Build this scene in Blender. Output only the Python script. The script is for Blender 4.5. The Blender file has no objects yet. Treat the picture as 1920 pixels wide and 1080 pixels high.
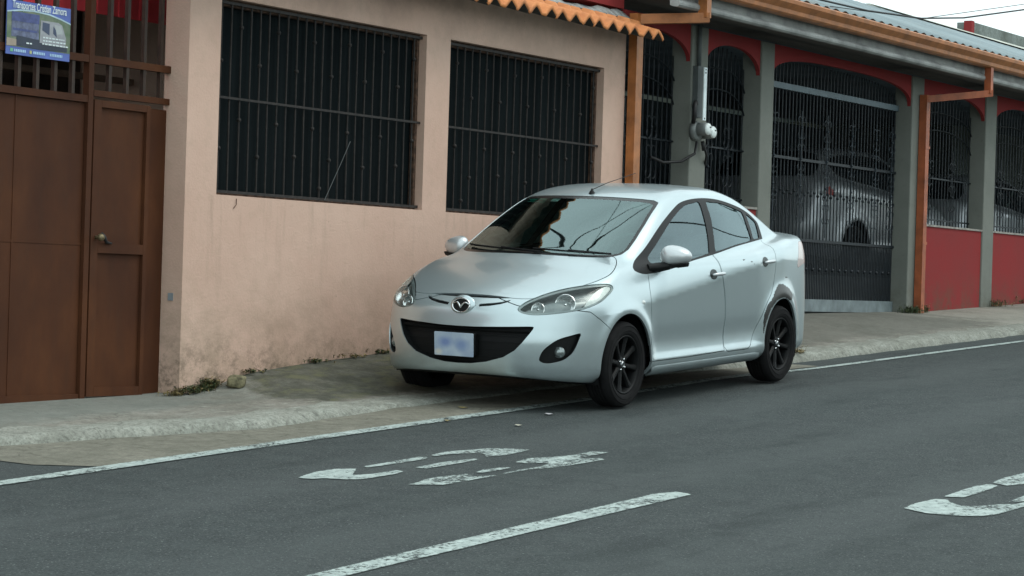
import bpy, bmesh, math, random
import numpy as np
from mathutils import Vector, Matrix
random.seed(7); rng = np.random.default_rng(7)
SC = bpy.context.scene; COL = SC.collection
# ---------------------------------------------------------------- camera
cd = bpy.data.cameras.new("Camera"); cam = bpy.data.objects.new("Camera", cd); COL.objects.link(cam)
cd.sensor_width = 36.0; cd.lens = 4776.17 / 1920 * 36; cd.clip_start = .1; cd.clip_end = 1200
_R = [[0.5093054853467047, -0.8600478220991173, 0.03042476455656796],
      [-0.015073736834673671, 0.026432877904444985, 0.999536935497397],
      [-0.8604537785689574, -0.5095282589496423, 0.0004982751746772058]]
cam.matrix_world = Matrix.Translation((0, 0, 1.6)) @ Matrix(_R).transposed().to_4x4()
SC.camera = cam
# ---------------------------------------------------------------- sky, sun, exposure
SUN_EL, SUN_AZ = math.radians(56), math.radians(150)      # azimuth clockwise from +Y
w = bpy.data.worlds.new("World"); SC.world = w; w.use_nodes = True
nt = w.node_tree; nt.nodes.clear()
sky = nt.nodes.new('ShaderNodeTexSky'); sky.sky_type = 'NISHITA'; sky.sun_disc = False
sky.sun_elevation = SUN_EL; sky.sun_rotation = SUN_AZ; sky.air_density = 1.0; sky.dust_density = 3.0
tc = nt.nodes.new('ShaderNodeTexCoord')
nz = nt.nodes.new('ShaderNodeTexNoise'); nz.inputs['Scale'].default_value = 2.2; nz.inputs['Detail'].default_value = 5
mpn = nt.nodes.new('ShaderNodeMapping'); mpn.inputs['Scale'].default_value = (1, 1, 2.6)
nt.links.new(tc.outputs['Generated'], mpn.inputs[0]); nt.links.new(mpn.outputs[0], nz.inputs['Vector'])
cl = nt.nodes.new('ShaderNodeValToRGB'); cl.color_ramp.elements[0].position = .3; cl.color_ramp.elements[1].position = .68
cl.color_ramp.elements[0].color = (5.6, 6.5, 6.6, 1); cl.color_ramp.elements[1].color = (8.7, 10.1, 10.2, 1)
nt.links.new(nz.outputs[0], cl.inputs[0])
mx = nt.nodes.new('ShaderNodeMix'); mx.data_type = 'RGBA'; mx.inputs[0].default_value = .88
nt.links.new(sky.outputs[0], mx.inputs[6]); nt.links.new(cl.outputs[0], mx.inputs[7])
bg = nt.nodes.new('ShaderNodeBackground'); bg.inputs[1].default_value = .118
wo = nt.nodes.new('ShaderNodeOutputWorld')
nt.links.new(mx.outputs[2], bg.inputs[0]); nt.links.new(bg.outputs[0], wo.inputs[0])
sd = bpy.data.lights.new("Sun", 'SUN'); sun = bpy.data.objects.new("Sun", sd); COL.objects.link(sun)
sd.energy = 0.6; sd.angle = math.radians(25); sd.color = (1, .97, .92)
sdir = Vector((math.sin(SUN_AZ) * math.cos(SUN_EL), math.cos(SUN_AZ) * math.cos(SUN_EL), math.sin(SUN_EL)))
sun.rotation_euler = sdir.to_track_quat('Z', 'Y').to_euler()
SC.view_settings.view_transform = 'Standard'; SC.view_settings.look = 'None'
SC.view_settings.exposure = 0.55; SC.view_settings.gamma = 1
# ---------------------------------------------------------------- helpers
def tag(o, label=None, cat=None, group=None, kind=None):
    if label: o['label'] = label
    if cat: o['category'] = cat
    if group: o['group'] = group
    if kind: o['kind'] = kind
    return o
def empty(name, loc=(0, 0, 0), parent=None):
    o = bpy.data.objects.new(name, None); o.empty_display_size = .2; o.location = loc; COL.objects.link(o)
    if parent: o.parent = parent
    return o
def link(name, me, mats, parent=None, smooth=False):
    if not isinstance(mats, (list, tuple)): mats = [mats]
    for m in mats: me.materials.append(m)
    if smooth: me.polygons.foreach_set('use_smooth', [True] * len(me.polygons))
    o = bpy.data.objects.new(name, me); COL.objects.link(o)
    if parent: o.parent = parent
    return o
class MB:
    """collects geometry, builds ONE mesh object"""
    def __init__(s): s.v = []; s.f = []; s.m = []; s.sm = []
    def add(s, vs, fs, mi=0, sm=False):
        b = len(s.v); s.v += [tuple(p) for p in vs]
        for f in fs: s.f.append([b + i for i in f]); s.m.append(mi); s.sm.append(sm)
    def box(s, a, b, mi=0):
        x0, y0, z0 = (min(a[i], b[i]) for i in range(3)); x1, y1, z1 = (max(a[i], b[i]) for i in range(3))
        s.add([(x0,y0,z0),(x1,y0,z0),(x1,y1,z0),(x0,y1,z0),(x0,y0,z1),(x1,y0,z1),(x1,y1,z1),(x0,y1,z1)],
              [(0,3,2,1),(4,5,6,7),(0,1,5,4),(1,2,6,5),(2,3,7,6),(3,0,4,7)], mi)
    def tube(s, pts, r, n=6, mi=0, cap=True):
        pts = [Vector(p) for p in pts]; rs = r if isinstance(r, (list, tuple)) else [r] * len(pts)
        up = Vector((0, 0, 1)); rings = []
        d0 = (pts[1] - pts[0]).normalized()
        if abs(d0.dot(up)) > .9: up = Vector((1, 0, 0))
        a = d0.cross(up).normalized()
        for i, p in enumerate(pts):
            d = (pts[min(i + 1, len(pts) - 1)] - pts[max(i - 1, 0)]).normalized()
            a = (a - d * a.dot(d)).normalized(); b = d.cross(a)
            rings.append([p + (a * math.cos(t) + b * math.sin(t)) * rs[i] for t in [k * 2 * math.pi / n for k in range(n)]])
        vs = [q for r_ in rings for q in r_]; fs = []
        for i in range(len(pts) - 1):
            for k in range(n): fs.append((i*n+k, i*n+(k+1)%n, (i+1)*n+(k+1)%n, (i+1)*n+k))
        if cap: fs.append(tuple(range(n))[::-1]); fs.append(tuple((len(pts)-1)*n+k for k in range(n)))
        s.add(vs, fs, mi, n > 6)
    def prism(s, poly, ax, a, b, mi=0):
        """poly in the two other axes (order xyz), extruded along ax from a to b"""
        def mk(p, t):
            q = list(p); q.insert(ax, t); return q
        n = len(poly); vs = [mk(p, a) for p in poly] + [mk(p, b) for p in poly]
        fs = [tuple(range(n))[::-1], tuple(range(n, 2*n))] + [(i, (i+1) % n, n+(i+1) % n, n+i) for i in range(n)]
        s.add(vs, fs, mi)
    def lathe(s, prof, c, ax=1, n=32, mi=0, close=False):
        """prof: (r, t) list; revolved about axis ax through c"""
        vs = []; o = [i for i in range(3) if i != ax]
        for r, t in prof:
            for k in range(n):
                q = [0, 0, 0]; an = 2*math.pi*k/n
                q[ax] = c[ax] + t; q[o[0]] = c[o[0]] + r*math.cos(an); q[o[1]] = c[o[1]] + r*math.sin(an); vs.append(q)
        m = len(prof); fs = []
        for i in range(m if close else m-1):
            for k in range(n): fs.append((i*n+k, i*n+(k+1)%n, ((i+1)%m)*n+(k+1)%n, ((i+1)%m)*n+k))
        s.add(vs, fs, mi, True)
    def build(s, name, mats, parent=None, recalc=True):
        me = bpy.data.meshes.new(name); me.from_pydata(s.v, [], s.f); me.update()
        if not isinstance(mats, (list, tuple)): mats = [mats]
        for m in mats: me.materials.append(m)
        me.polygons.foreach_set('material_index', s.m); me.polygons.foreach_set('use_smooth', s.sm)
        if recalc:
            bm = bmesh.new(); bm.from_mesh(me); bmesh.ops.recalc_face_normals(bm, faces=bm.faces); bm.to_mesh(me); bm.free()
        o = bpy.data.objects.new(name, me); COL.objects.link(o)
        if parent: o.parent = parent
        return o
def bevel(o, wd=.006, seg=2):
    m = o.modifiers.new('b', 'BEVEL'); m.width = wd; m.segments = seg; m.limit_method = 'ANGLE'; m.angle_limit = math.radians(35); return o
# ---------------------------------------------------------------- materials
class NT:
    def __init__(s, name):
        s.m = bpy.data.materials.new(name); s.m.use_nodes = True; s.n = s.m.node_tree.nodes; s.l = s.m.node_tree.links
        s.b = s.n['Principled BSDF']; s.out = s.n['Material Output']; s.tc = s.n.new('ShaderNodeTexCoord')
    def map(s, sc=(1,1,1), rot=(0,0,0), src='Object'):
        m = s.n.new('ShaderNodeMapping'); m.inputs['Scale'].default_value = sc; m.inputs['Rotation'].default_value = rot
        s.l.new(s.tc.outputs[src], m.inputs[0]); return m.outputs[0]
    def noise(s, scale=5, det=4, rough=.55, vec=None, dist=0):
        n = s.n.new('ShaderNodeTexNoise'); n.inputs['Scale'].default_value = scale; n.inputs['Detail'].default_value = det
        n.inputs['Roughness'].default_value = rough; n.inputs['Distortion'].default_value = dist
        s.l.new(vec or s.map(), n.inputs['Vector']); return n.outputs['Fac']
    def ramp(s, fac, stops):
        r = s.n.new('ShaderNodeValToRGB'); e = r.color_ramp.elements
        while len(e) < len(stops): e.new(.5)
        for i, (p, c) in enumerate(stops):
            e[i].position = p; e[i].color = (*c, 1) if isinstance(c, tuple) else (c, c, c, 1)
        s.l.new(fac, r.inputs[0]); return r.outputs[0]
    def mix(s, fac, a, b, mode='MIX'):
        m = s.n.new('ShaderNodeMix'); m.data_type = 'RGBA'; m.blend_type = mode
        for v, i in ((fac, 0), (a, 6), (b, 7)):
            if hasattr(v, 'links') or hasattr(v, 'is_linked'): s.l.new(v, m.inputs[i])
            elif i == 0: m.inputs[0].default_value = v
            else: m.inputs[i].default_value = (*v, 1)
        return m.outputs[2]
    def math(s, op, a, b=0., c=None, clamp=False):
        m = s.n.new('ShaderNodeMath'); m.operation = op; m.use_clamp = clamp
        for i, v in enumerate((a, b, c)):
            if v is None: continue
            if hasattr(v, 'is_linked'): s.l.new(v, m.inputs[i])
            else: m.inputs[i].default_value = v
        return m.outputs[0]
    def sep(s, vec=None):
        x = s.n.new('ShaderNodeSeparateXYZ'); s.l.new(vec or s.tc.outputs['Object'], x.inputs[0]); return x.outputs
    def attr(s, name):
        a = s.n.new('ShaderNodeAttribute'); a.attribute_name = name; return a.outputs['Fac']
    def geo(s):
        g = s.n.new('ShaderNodeNewGeometry'); return g.outputs
    def bump(s, h, st=.3, d=.01):
        b = s.n.new('ShaderNodeBump'); b.inputs['Strength'].default_value = st; b.inputs['Distance'].default_value = d
        s.l.new(h, b.inputs['Height']); s.l.new(b.outputs[0], s.b.inputs['Normal']); return b
    def set(s, **k):
        for a, v in k.items():
            i = s.b.inputs[a.replace('_', ' ')]
            if hasattr(v, 'is_linked'): s.l.new(v, i)
            elif isinstance(v, tuple): i.default_value = (*v, 1) if len(v) == 3 else v
            else: i.default_value = v
        return s.m
def simple(name, c, rough=.6, metal=0., var=.12, sc=8, bump=0., spec=.5, coat=0.):
    s = NT(name); n = s.noise(sc, 5, .6)
    lo = tuple(max(0, x*(1-var*1.6)) for x in c); hi = tuple(x*(1+var*1.3) for x in c)
    s.set(Base_Color=s.ramp(n, [(.3, lo), (.7, hi)]), Roughness=rough, Metallic=metal, Specular_IOR_Level=spec, Coat_Weight=coat)
    if bump: s.bump(s.noise(sc*12, 4), bump, .004)
    return s.m
# ---------------------------------------------------------------- ground surfaces
def zb(x):
    x = max(-25., min(70., x)); return .06617 + .052609*x - .00023243*x*x + .02*math.exp(-((x-17.6)/1.3)**2)
def zg(x, y): return zb(x) + .032*(max(1.0, min(y, 12)) - 8.57)
def lerp(x, pts):
    if x <= pts[0][0]: return pts[0][1]
    for (a, b), (c, d) in zip(pts, pts[1:]):
        if x <= c: return b + (d-b)*(x-a)/(c-a)
    return pts[-1][1]
YK = [(9, 9.75), (10.5, 9.6), (11.5, 9.33), (12.4, 9.05), (14, 9.15), (16, 9.1), (20, 8.9), (30, 8.88), (60, 8.9)]
HK = [(9, .02), (11, .05), (13, .05), (14.4, .022), (17.8, .022), (19.3, .065), (60, .065)]
KW = [(10, .10), (11.8, .07), (13.35, .03), (13.75, .06), (14.05, .125), (14.7, .155), (15.8, .18), (20, .18), (23.9, .165), (26.3, .10), (29, .09), (60, .09)]
YW = 10.45
def sw(x, y):
    yk = lerp(x, YK); hk = lerp(x, HK); kw = lerp(x, KW)
    t = (y-yk)/(YW-yk)
    if t < .04: k = hk*max(0, t/.04)**.6
    elif t < .22: k = hk + .006*(t-.04)/.18
    else:
        u = min(1, (t-.22)/.78); u = u*u*(3-2*u)*.6 + u*.4; k = hk + .006 + (kw-hk-.006)*u
    return zg(x, y) + k
def sheet(name, xs, ys, zf, mat, kind='structure', wob=0):
    vs = []; fs = []; nx = len(xs)
    cols = [ys(x) if callable(ys) else ys for x in xs]; ny = len(cols[0])
    for x, c in zip(xs, cols):
        for y in c: vs.append((x, y, zf(x, y)))
    for i in range(nx-1):
        for j in range(ny-1): fs.append((i*ny+j, (i+1)*ny+j, (i+1)*ny+j+1, i*ny+j+1))
    me = bpy.data.meshes.new(name); me.from_pydata(vs, [], fs); me.update()
    return tag(link(name, me, mat, smooth=True), kind=kind)
def fr(a, b, st):
    n = max(1, int(round((b-a)/st))); return [a+(b-a)*i/n for i in range(n+1)]
# asphalt
s = NT('asphalt')
p = s.map(); big = s.noise(.5, 4, .6, s.map((.35, 1.6, 1))); mid = s.noise(6, 4, .7, p); fine = s.noise(70, 4, .75, p)
col = s.ramp(fine, [(.28, (.019, .023, .0235)), (.5, (.046, .0535, .054)), (.74, (.112, .125, .124))])
for sc_, amt, rad, c in ((40, .9, .20, (.20, .225, .22)), (30, .95, .20, (.008, .011, .011)), (17, .9, .10, (.26, .28, .27)), (12, .9, .09, (.006, .008, .008))):
    vo = s.n.new('ShaderNodeTexVoronoi'); vo.inputs['Scale'].default_value = sc_; vo.inputs['Randomness'].default_value = 1
    s.l.new(s.map((1, 1, 1), (0, 0, sc_*.1)), vo.inputs['Vector']); col = s.mix(s.ramp(vo.outputs['Distance'], [(rad*.5, amt), (rad, 0.)]), col, c)
col = s.mix(s.ramp(big, [(.35, 0.), (.62, .38)]), col, (.032, .043, .042))
col = s.mix(s.ramp(mid, [(.4, 0.), (.75, .35)]), col, (.090, .108, .102))
# wheel lanes polished paler, oil-dark middle of each lane
xyz = s.sep(); yy = s.math('ADD', xyz[1], s.math('MULTIPLY', s.math('SUBTRACT', s.noise(.6, 3), .5), .5))
lane = s.math('SINE', s.math('MULTIPLY', s.math('SUBTRACT', yy, 5.87), 2*math.pi/1.35))
col = s.mix(s.ramp(lane, [(.0, .0), (1., .22)]), col, (.10, .112, .11))
blot = s.noise(1.3, 5, .65, s.map((.5, 2.2, 1), (0, 0, .1)))
col = s.mix(s.ramp(blot, [(.58, 0.), (.72, .55)]), col, (.024, .031, .031))
vd = s.n.new('ShaderNodeVectorMath'); vd.operation = 'ADD'; nn = s.n.new('ShaderNodeTexNoise'); nn.inputs['Scale'].default_value = 1.3; nn.inputs['Detail'].default_value = 6
s.l.new(p, nn.inputs['Vector']); s.l.new(nn.outputs['Color'], vd.inputs[1]); s.l.new(p, vd.inputs[0])
cr = s.n.new('ShaderNodeTexVoronoi'); cr.feature = 'DISTANCE_TO_EDGE'; cr.inputs['Scale'].default_value = .33; s.l.new(vd.outputs[0], cr.inputs['Vector'])
crm = s.math('MULTIPLY', s.ramp(cr.outputs['Distance'], [(.0, .3), (.006, 0.)]), s.ramp(s.noise(.8, 4, .6), [(.5, 0.), (.6, 1.)]))
col = s.mix(crm, col, (.012, .015, .015))
s.set(Base_Color=col, Roughness=.88, Specular_IOR_Level=.3); s.bump(fine, .8, .012); ASPH = s.m
# concrete
def concrete(name, c, moss=.35, seed=0., white=.0, rough=0):
    s = NT(name); p = s.map((1, 1, 1), (0, 0, seed)); n1 = s.noise(1.7, 6, .65, p); n2 = s.noise(14, 5, .7, p); n3 = s.noise(70, 3, .6, p)
    a = tuple(v*.62 for v in c); b = tuple(min(1, v*1.3) for v in c)
    col = s.ramp(n2, [(.25, a), (.52, c), (.8, b)])
    col = s.mix(s.ramp(n1, [(.42, 0.), (.66, moss)]), col, (.055, .060, .040))
    if white: col = s.mix(s.ramp(s.noise(4.5, 6, .8, s.map((1, 2.5, 1), (0, 0, .2+seed))), [(.5, 0.), (.62, white)]), col, (.40, .42, .37))
    v = s.n.new('ShaderNodeTexVoronoi'); v.feature = 'DISTANCE_TO_EDGE'; v.inputs['Scale'].default_value = .55
    vd = s.n.new('ShaderNodeVectorMath'); vd.operation = 'ADD'
    nn = s.n.new('ShaderNodeTexNoise'); nn.inputs['Scale'].default_value = 3; s.l.new(p, nn.inputs['Vector'])
    s.l.new(nn.outputs['Color'], vd.inputs[1]); s.l.new(p, vd.inputs[0]); s.l.new(vd.outputs[0], v.inputs['Vector'])
    col = s.mix(s.ramp(v.outputs['Distance'], [(.0, .45), (.009, 0.)]), col, (.03, .032, .025))
    col = s.mix(s.ramp(n3, [(.3, .35), (.5, 0.)]), col, (.07, .07, .06))
    g2 = s.noise(38, 5, .8, p)
    col = s.mix(s.ramp(g2, [(.38, .55 if rough else .3), (.5, 0.)]), col, (.085, .085, .07)); col = s.mix(s.ramp(g2, [(.58, 0.), (.7, .45 if rough else .2)]), col, (.42, .43, .38))
    s.set(Base_Color=col, Roughness=.9, Specular_IOR_Level=.25); s.bump(s.math('ADD', n2, s.math('MULTIPLY', g2, .8)), .45 if rough else .55, .012); return s
gut = concrete('gutter_concrete', (.225, .215, .175), .35, .4).m
kerbm = concrete('kerb_concrete', (.30, .305, .265), .30, 1.1, .6, rough=1).m
s = concrete('sidewalk_concrete', (.27, .255, .22), .5, 2.0, .35)
# mossy dark ramp beside the pink wall, pale slabs farther on, bluish slab at the brown gate
xyz = s.sep()
prev = s.b.inputs['Base Color'].links[0].from_socket
nz1 = s.noise(2.2, 5, .7); nzz = s.math('MULTIPLY', s.math('SUBTRACT', nz1, .5), 2.4)
xr = s.math('ADD', xyz[0], nzz)
def band(x, a, b, c, d): 
    m = s.n.new('ShaderNodeMapRange'); m.inputs[1].default_value = a; m.inputs[2].default_value = b; s.l.new(x, m.inputs[0])
    n = s.n.new('ShaderNodeMapRange'); n.inputs[1].default_value = c; n.inputs[2].default_value = d; n.inputs[3].default_value = 1; n.inputs[4].default_value = 0; s.l.new(x, n.inputs[0])
    return s.math('MULTIPLY', m.outputs[0], n.outputs[0])
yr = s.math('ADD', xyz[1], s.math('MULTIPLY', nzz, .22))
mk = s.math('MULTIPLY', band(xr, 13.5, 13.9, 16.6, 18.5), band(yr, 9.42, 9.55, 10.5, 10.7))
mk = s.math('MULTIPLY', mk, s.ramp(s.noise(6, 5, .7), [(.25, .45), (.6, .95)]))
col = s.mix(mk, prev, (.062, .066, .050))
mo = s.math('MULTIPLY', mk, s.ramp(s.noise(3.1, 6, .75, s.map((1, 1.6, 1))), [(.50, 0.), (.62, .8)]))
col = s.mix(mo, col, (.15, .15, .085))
mb = s.math('MULTIPLY', band(xr, 9, 10, 13.0, 13.8), band(yr, 9.75, 9.95, 10.8, 11.0))
col = s.mix(s.math('MULTIPLY', mb, .6), col, (.185, .205, .185))
mp = s.math('MULTIPLY', band(xr, 25.6, 26.2, 40, 41), s.ramp(s.noise(1.1, 3), [(.35, .2), (.55, .9)]))
col = s.mix(s.math('MULTIPLY', mp, .7), col, (.36, .35, .30))
md = s.math('MULTIPLY', band(xr, 19.5, 20.5, 25.4, 26.2), band(yr, 9.25, 9.4, 10.7, 11))
col = s.mix(s.math('MULTIPLY', md, .62), col, (.135, .135, .115))
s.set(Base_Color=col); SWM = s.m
grd = simple('earth', (.16, .14, .10), .95)
xs_far = fr(-60, 9, 3) + fr(9.2, 32, .2) + fr(33, 90, 3)
sheet('ground', fr(-500, 500, 50), fr(-500, 500, 50), lambda x, y: min(zg(x, y), zb(x)) - .45 - .002*abs(y), grd)
sheet('road', xs_far, [1.0, 3.3, 5.87, 8.57, 8.8, 9.0, 9.4], lambda x, y: zg(x, y), ASPH)
sheet('sidewalk_opposite', fr(-60, 90, 3), [-6, -4, 0.99, 1.0], lambda x, y: zg(x, 1) + (.12 if y < .995 else -.1), SWM)
def wig(x, a=.012): return a*math.sin(x*7.3) + a*.7*math.sin(x*17.1+1) + a*.5*math.sin(x*41)
gs = MB()
gxs = [x for x in xs_far if 10.2 <= x <= 19.6]
sheet('gutter', gxs, lambda x: [max(8.62+wig(x, .006), 8.93-(x-10.2)*1.5), max(8.95, 9.0-(x-10.2)*.2), lerp(x, YK)+.02], lambda x, y: zg(x, y)+.004, gut)
xk = [x for x in xs_far if x > -30]
sheet('kerb', xk, lambda x: [lerp(x, YK)+wig(x)-.012, lerp(x, YK)+wig(x), lerp(x, YK)+wig(x)+.03, lerp(x, YK)+wig(x)+.06, lerp(x, YK)+.15, lerp(x, YK)+.27+wig(x+3, .03)],
      lambda x, y: sw(x, y)+.005+.004*math.sin(x*23)*math.sin(y*31) - (.05 if y < lerp(x, YK)+wig(x)-.005 else 0), kerbm)
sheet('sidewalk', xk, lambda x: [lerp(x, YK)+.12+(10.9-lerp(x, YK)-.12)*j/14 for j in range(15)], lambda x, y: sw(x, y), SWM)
# road markings, worn paint
s = NT('road_paint')
p = s.map(); n = s.noise(42, 5, .75, p); m2 = s.noise(5, 4, .6, p)
colr = s.ramp(s.noise(18, 4), [(.3, (.25, .30, .285)), (.7, (.46, .53, .50))])
s.set(Base_Color=colr, Roughness=.75)
keep = s.math('ADD', n, s.math('MULTIPLY', s.math('SUBTRACT', m2, .5), .55))
tyre_wear = s.math('MULTIPLY', s.math('SUBTRACT', s.noise(1.1, 3, .5, s.map((.5, 3, 1))), .5), .35)
al = s.ramp(s.math('ADD', keep, tyre_wear), [(.37, 0.), (.50, 1.)])
sdv = s.attr('edge'); al2 = s.math('MINIMUM', al, s.ramp(s.math('ADD', sdv, s.math('MULTIPLY', s.math('SUBTRACT', s.noise(26, 4, .7), .5), .55)), [(.22, 0.), (.40, 1.)]))
s.set(Alpha=al2); PAINT = s.m
def marking(name, poly, z=.005, label=None):
    """fine grid over a polygon; 'edge' = distance to its outline (0..1 over 5 cm) so that the paint frays there"""
    P = np.array(poly); x0, y0 = P.min(0)-.01; x1, y1 = P.max(0)+.01
    st = .02 if (x1-x0) < 4 else .03
    nx = int((x1-x0)/st)+1; ny = max(2, int((y1-y0)/.015)+1)
    X, Y = np.meshgrid(np.linspace(x0, x1, nx), np.linspace(y0, y1, ny), indexing='ij')
    sd = -polysd(np.stack([X, Y], -1).reshape(-1, 2), P)
    vs = [(x, y, zg(x, y)+z) for x, y in zip(X.ravel(), Y.ravel())]
    fs = [(i*ny+j, (i+1)*ny+j, (i+1)*ny+j+1, i*ny+j+1) for i in range(nx-1) for j in range(ny-1)
          if max(sd[i*ny+j], sd[(i+1)*ny+j], sd[(i+1)*ny+j+1], sd[i*ny+j+1]) > -.008]
    me = bpy.data.meshes.new(name); me.from_pydata(vs, [], fs); me.update()
    a = me.attributes.new('edge', 'FLOAT', 'POINT'); a.data.foreach_set('value', np.clip(sd/.05+.3, 0, 1).astype(np.float32))
    bm = bmesh.new(); bm.from_mesh(me); bmesh.ops.delete(bm, geom=[v for v in bm.verts if not v.link_faces], context='VERTS'); bm.to_mesh(me); bm.free()
    return tag(link(name, me, PAINT), kind='structure')
def polysd(Q, P):
    A = P; B = np.roll(P, -1, 0); d = np.full(len(Q), 1e9); ins = np.zeros(len(Q), bool)
    for a, b in zip(A, B):
        e = b-a; wv = Q-a; t = np.clip((wv@e)/(e@e+1e-12), 0, 1); dd = wv-t[:, None]*e; d = np.minimum(d, (dd**2).sum(1))
        c = ((a[1] <= Q[:, 1]) & (b[1] > Q[:, 1])) | ((b[1] <= Q[:, 1]) & (a[1] > Q[:, 1]))
        with np.errstate(divide='ignore', invalid='ignore'):
            xi = a[0] + (Q[:, 1]-a[1])/(b[1]-a[1])*e[0]
        ins ^= c & (Q[:, 0] < xi)
    d = np.sqrt(d); return np.where(ins, -d, d)
GLY = [[(10.773,7.634),(11.011,7.694),(11.194,7.694),(11.289,7.614),(11.163,7.544),(11.060,7.481),(11.172,7.438),(11.393,7.427),(11.380,7.370),(11.223,7.346),(10.964,7.361),(10.901,7.412),(10.857,7.523),(10.787,7.552)],
[(11.390,7.642),(11.957,7.650),(11.983,7.606),(11.893,7.573),(11.461,7.590),(11.379,7.600)],
[(12.068,7.644),(12.282,7.671),(12.458,7.613),(12.573,7.582),(12.660,7.499),(12.716,7.382),(12.582,7.353),(12.377,7.347),(12.245,7.383),(12.342,7.458),(12.370,7.508),(12.205,7.590),(12.066,7.601)],
[(11.550,7.414),(11.854,7.434),(12.117,7.386),(12.109,7.349),(11.916,7.343),(11.571,7.350)],
[(10.956,7.078),(11.057,7.082),(11.215,7.123),(11.391,7.110),(11.536,7.076),(11.522,7.020),(11.389,7.016),(11.590,6.953),(11.597,6.919),(11.387,6.930),(11.085,6.940),(11.030,7.004)],
[(11.631,7.079),(11.762,7.105),(11.933,7.065),(11.935,7.035),(11.795,7.030),(11.638,7.044)],
[(11.682,6.931),(11.941,6.928),(12.047,6.895),(12.096,6.876),(12.271,6.850),(12.622,6.837),(12.671,6.880),(12.565,6.983),(12.951,6.984),(12.906,7.075),(12.665,7.071),(12.488,7.118),(12.365,7.176),(12.149,7.146),(12.163,7.074),(12.274,6.994),(12.102,6.943),(11.864,6.961),(11.703,6.951)],
[(12.023,4.795),(12.233,4.819),(12.471,4.800),(12.490,4.743),(12.395,4.690),(12.319,4.605),(12.365,4.535),(12.508,4.477),(12.592,4.412),(12.9,4.37),(12.560,4.346),(12.358,4.350),(12.139,4.358),(12.035,4.397),(11.979,4.469),(11.954,4.552),(11.938,4.639),(11.979,4.718)],
[(12.581,4.802),(12.835,4.817),(13.104,4.827),(13.249,4.804),(13.232,4.739),(13.089,4.721),(12.787,4.709),(12.635,4.709)],
[(13.331,4.805),(13.558,4.831),(13.9,4.820),(14.3,4.76),(13.798,4.68),(13.401,4.652),(13.269,4.702)],
[(12.645,4.470),(12.95,4.49),(13.4,4.47),(13.3,4.37),(12.75,4.395)]]
for g_ in GLY: marking('road_marking', g_)
marking('centre_line', [(4.0, 5.795), (4.0, 5.915), (8.4, 5.91), (9.8, 5.935), (11.60, 5.975), (11.73, 5.92), (11.70, 5.82), (9.6, 5.80), (8.5, 5.79)])
for a, b in ((2.0, 10.0), (10.0, 18.5)):
    marking('edge_line', [(a, 8.505), (a, 8.625), (b, 8.62), (b, 8.515)], .0065)
marking('edge_line', [(18.5, 8.50), (18.5, 8.575), (26.5, 8.55), (34, 8.56), (34, 8.49), (26.5, 8.47)], .0065)
# ---------------------------------------------------------------- building materials
def band(x, a, b, c, d):
    m = s.n.new('ShaderNodeMapRange'); m.inputs[1].default_value = a; m.inputs[2].default_value = b; s.l.new(x, m.inputs[0])
    n = s.n.new('ShaderNodeMapRange'); n.inputs[1].default_value = c; n.inputs[2].default_value = d; n.inputs[3].default_value = 1; n.inputs[4].default_value = 0; s.l.new(x, n.inputs[0])
    return s.math('MULTIPLY', m.outputs[0], n.outputs[0])
s = NT('pink_plaster')
xyz = s.sep(); p = s.map(); n1 = s.noise(1.1, 5, .6, p); n2 = s.noise(9, 5, .65, p); n3 = s.noise(60, 3, .6, p)
col = s.ramp(n1, [(.3, (.60, .40, .315)), (.7, (.68, .475, .38))])
col = s.mix(s.ramp(n2, [(.5, 0.), (.75, .22)]), col, (.38, .28, .20))
# rising damp and splash dirt along the foot (z), plus grey runs
hz = s.n.new('ShaderNodeMapRange'); hz.inputs[1].default_value = .85; hz.inputs[2].default_value = 1.75; hz.inputs[3].default_value = 1; hz.inputs[4].default_value = 0; s.l.new(xyz[2], hz.inputs[0])
dirt = s.math('MULTIPLY', hz.outputs[0], s.ramp(s.noise(2.6, 6, .75, s.map((1, 1, 1.6))), [(.38, .05), (.64, 1.)]))
col = s.mix(s.math('MULTIPLY', dirt, .6), col, (.20, .165, .105))
h2 = s.n.new('ShaderNodeMapRange'); h2.inputs[1].default_value = .78; h2.inputs[2].default_value = 1.28; h2.inputs[3].default_value = 1; h2.inputs[4].default_value = 0; s.l.new(xyz[2], h2.inputs[0])
d2 = s.math('MULTIPLY', h2.outputs[0], s.ramp(s.noise(8, 6, .8, s.map((1, 1, 1.2))), [(.48, 0.), (.62, 1.)]))
col = s.mix(s.math('MULTIPLY', d2, .85), col, (.06, .055, .035))
h3 = s.n.new('ShaderNodeMapRange'); h3.inputs[1].default_value = 3.1; h3.inputs[2].default_value = 3.8; s.l.new(xyz[2], h3.inputs[0])  # canopy shade painted into the upper plaster, mottled with some soot
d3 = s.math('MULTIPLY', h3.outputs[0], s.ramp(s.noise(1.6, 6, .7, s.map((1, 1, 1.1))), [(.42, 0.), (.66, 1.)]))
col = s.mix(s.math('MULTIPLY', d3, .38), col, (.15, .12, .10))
col = s.mix(s.ramp(s.noise(23, 5, .7, p), [(.70, 0.), (.74, .6)]), col, (.12, .10, .08))
h5 = band(xyz[2], 1.25, 2.05, 2.14, 2.17); strk = s.math('MULTIPLY', h5, s.ramp(s.noise(7, 5, .7, s.map((1, .1, .10))), [(.55, 0.), (.70, .28)]))
col = s.mix(strk, col, (.27, .20, .15))
pt = s.noise(.55, 3, .4, s.map((1, 1, 1.3))); col = s.mix(s.ramp(pt, [(.545, 0.), (.56, .10)]), col, (.70, .52, .42))
s.set(Base_Color=col, Roughness=.93, Specular_IOR_Level=.2); s.bump(s.math('ADD', n3, s.math('MULTIPLY', n2, 1.5)), .4, .006); PINK = s.m
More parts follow.
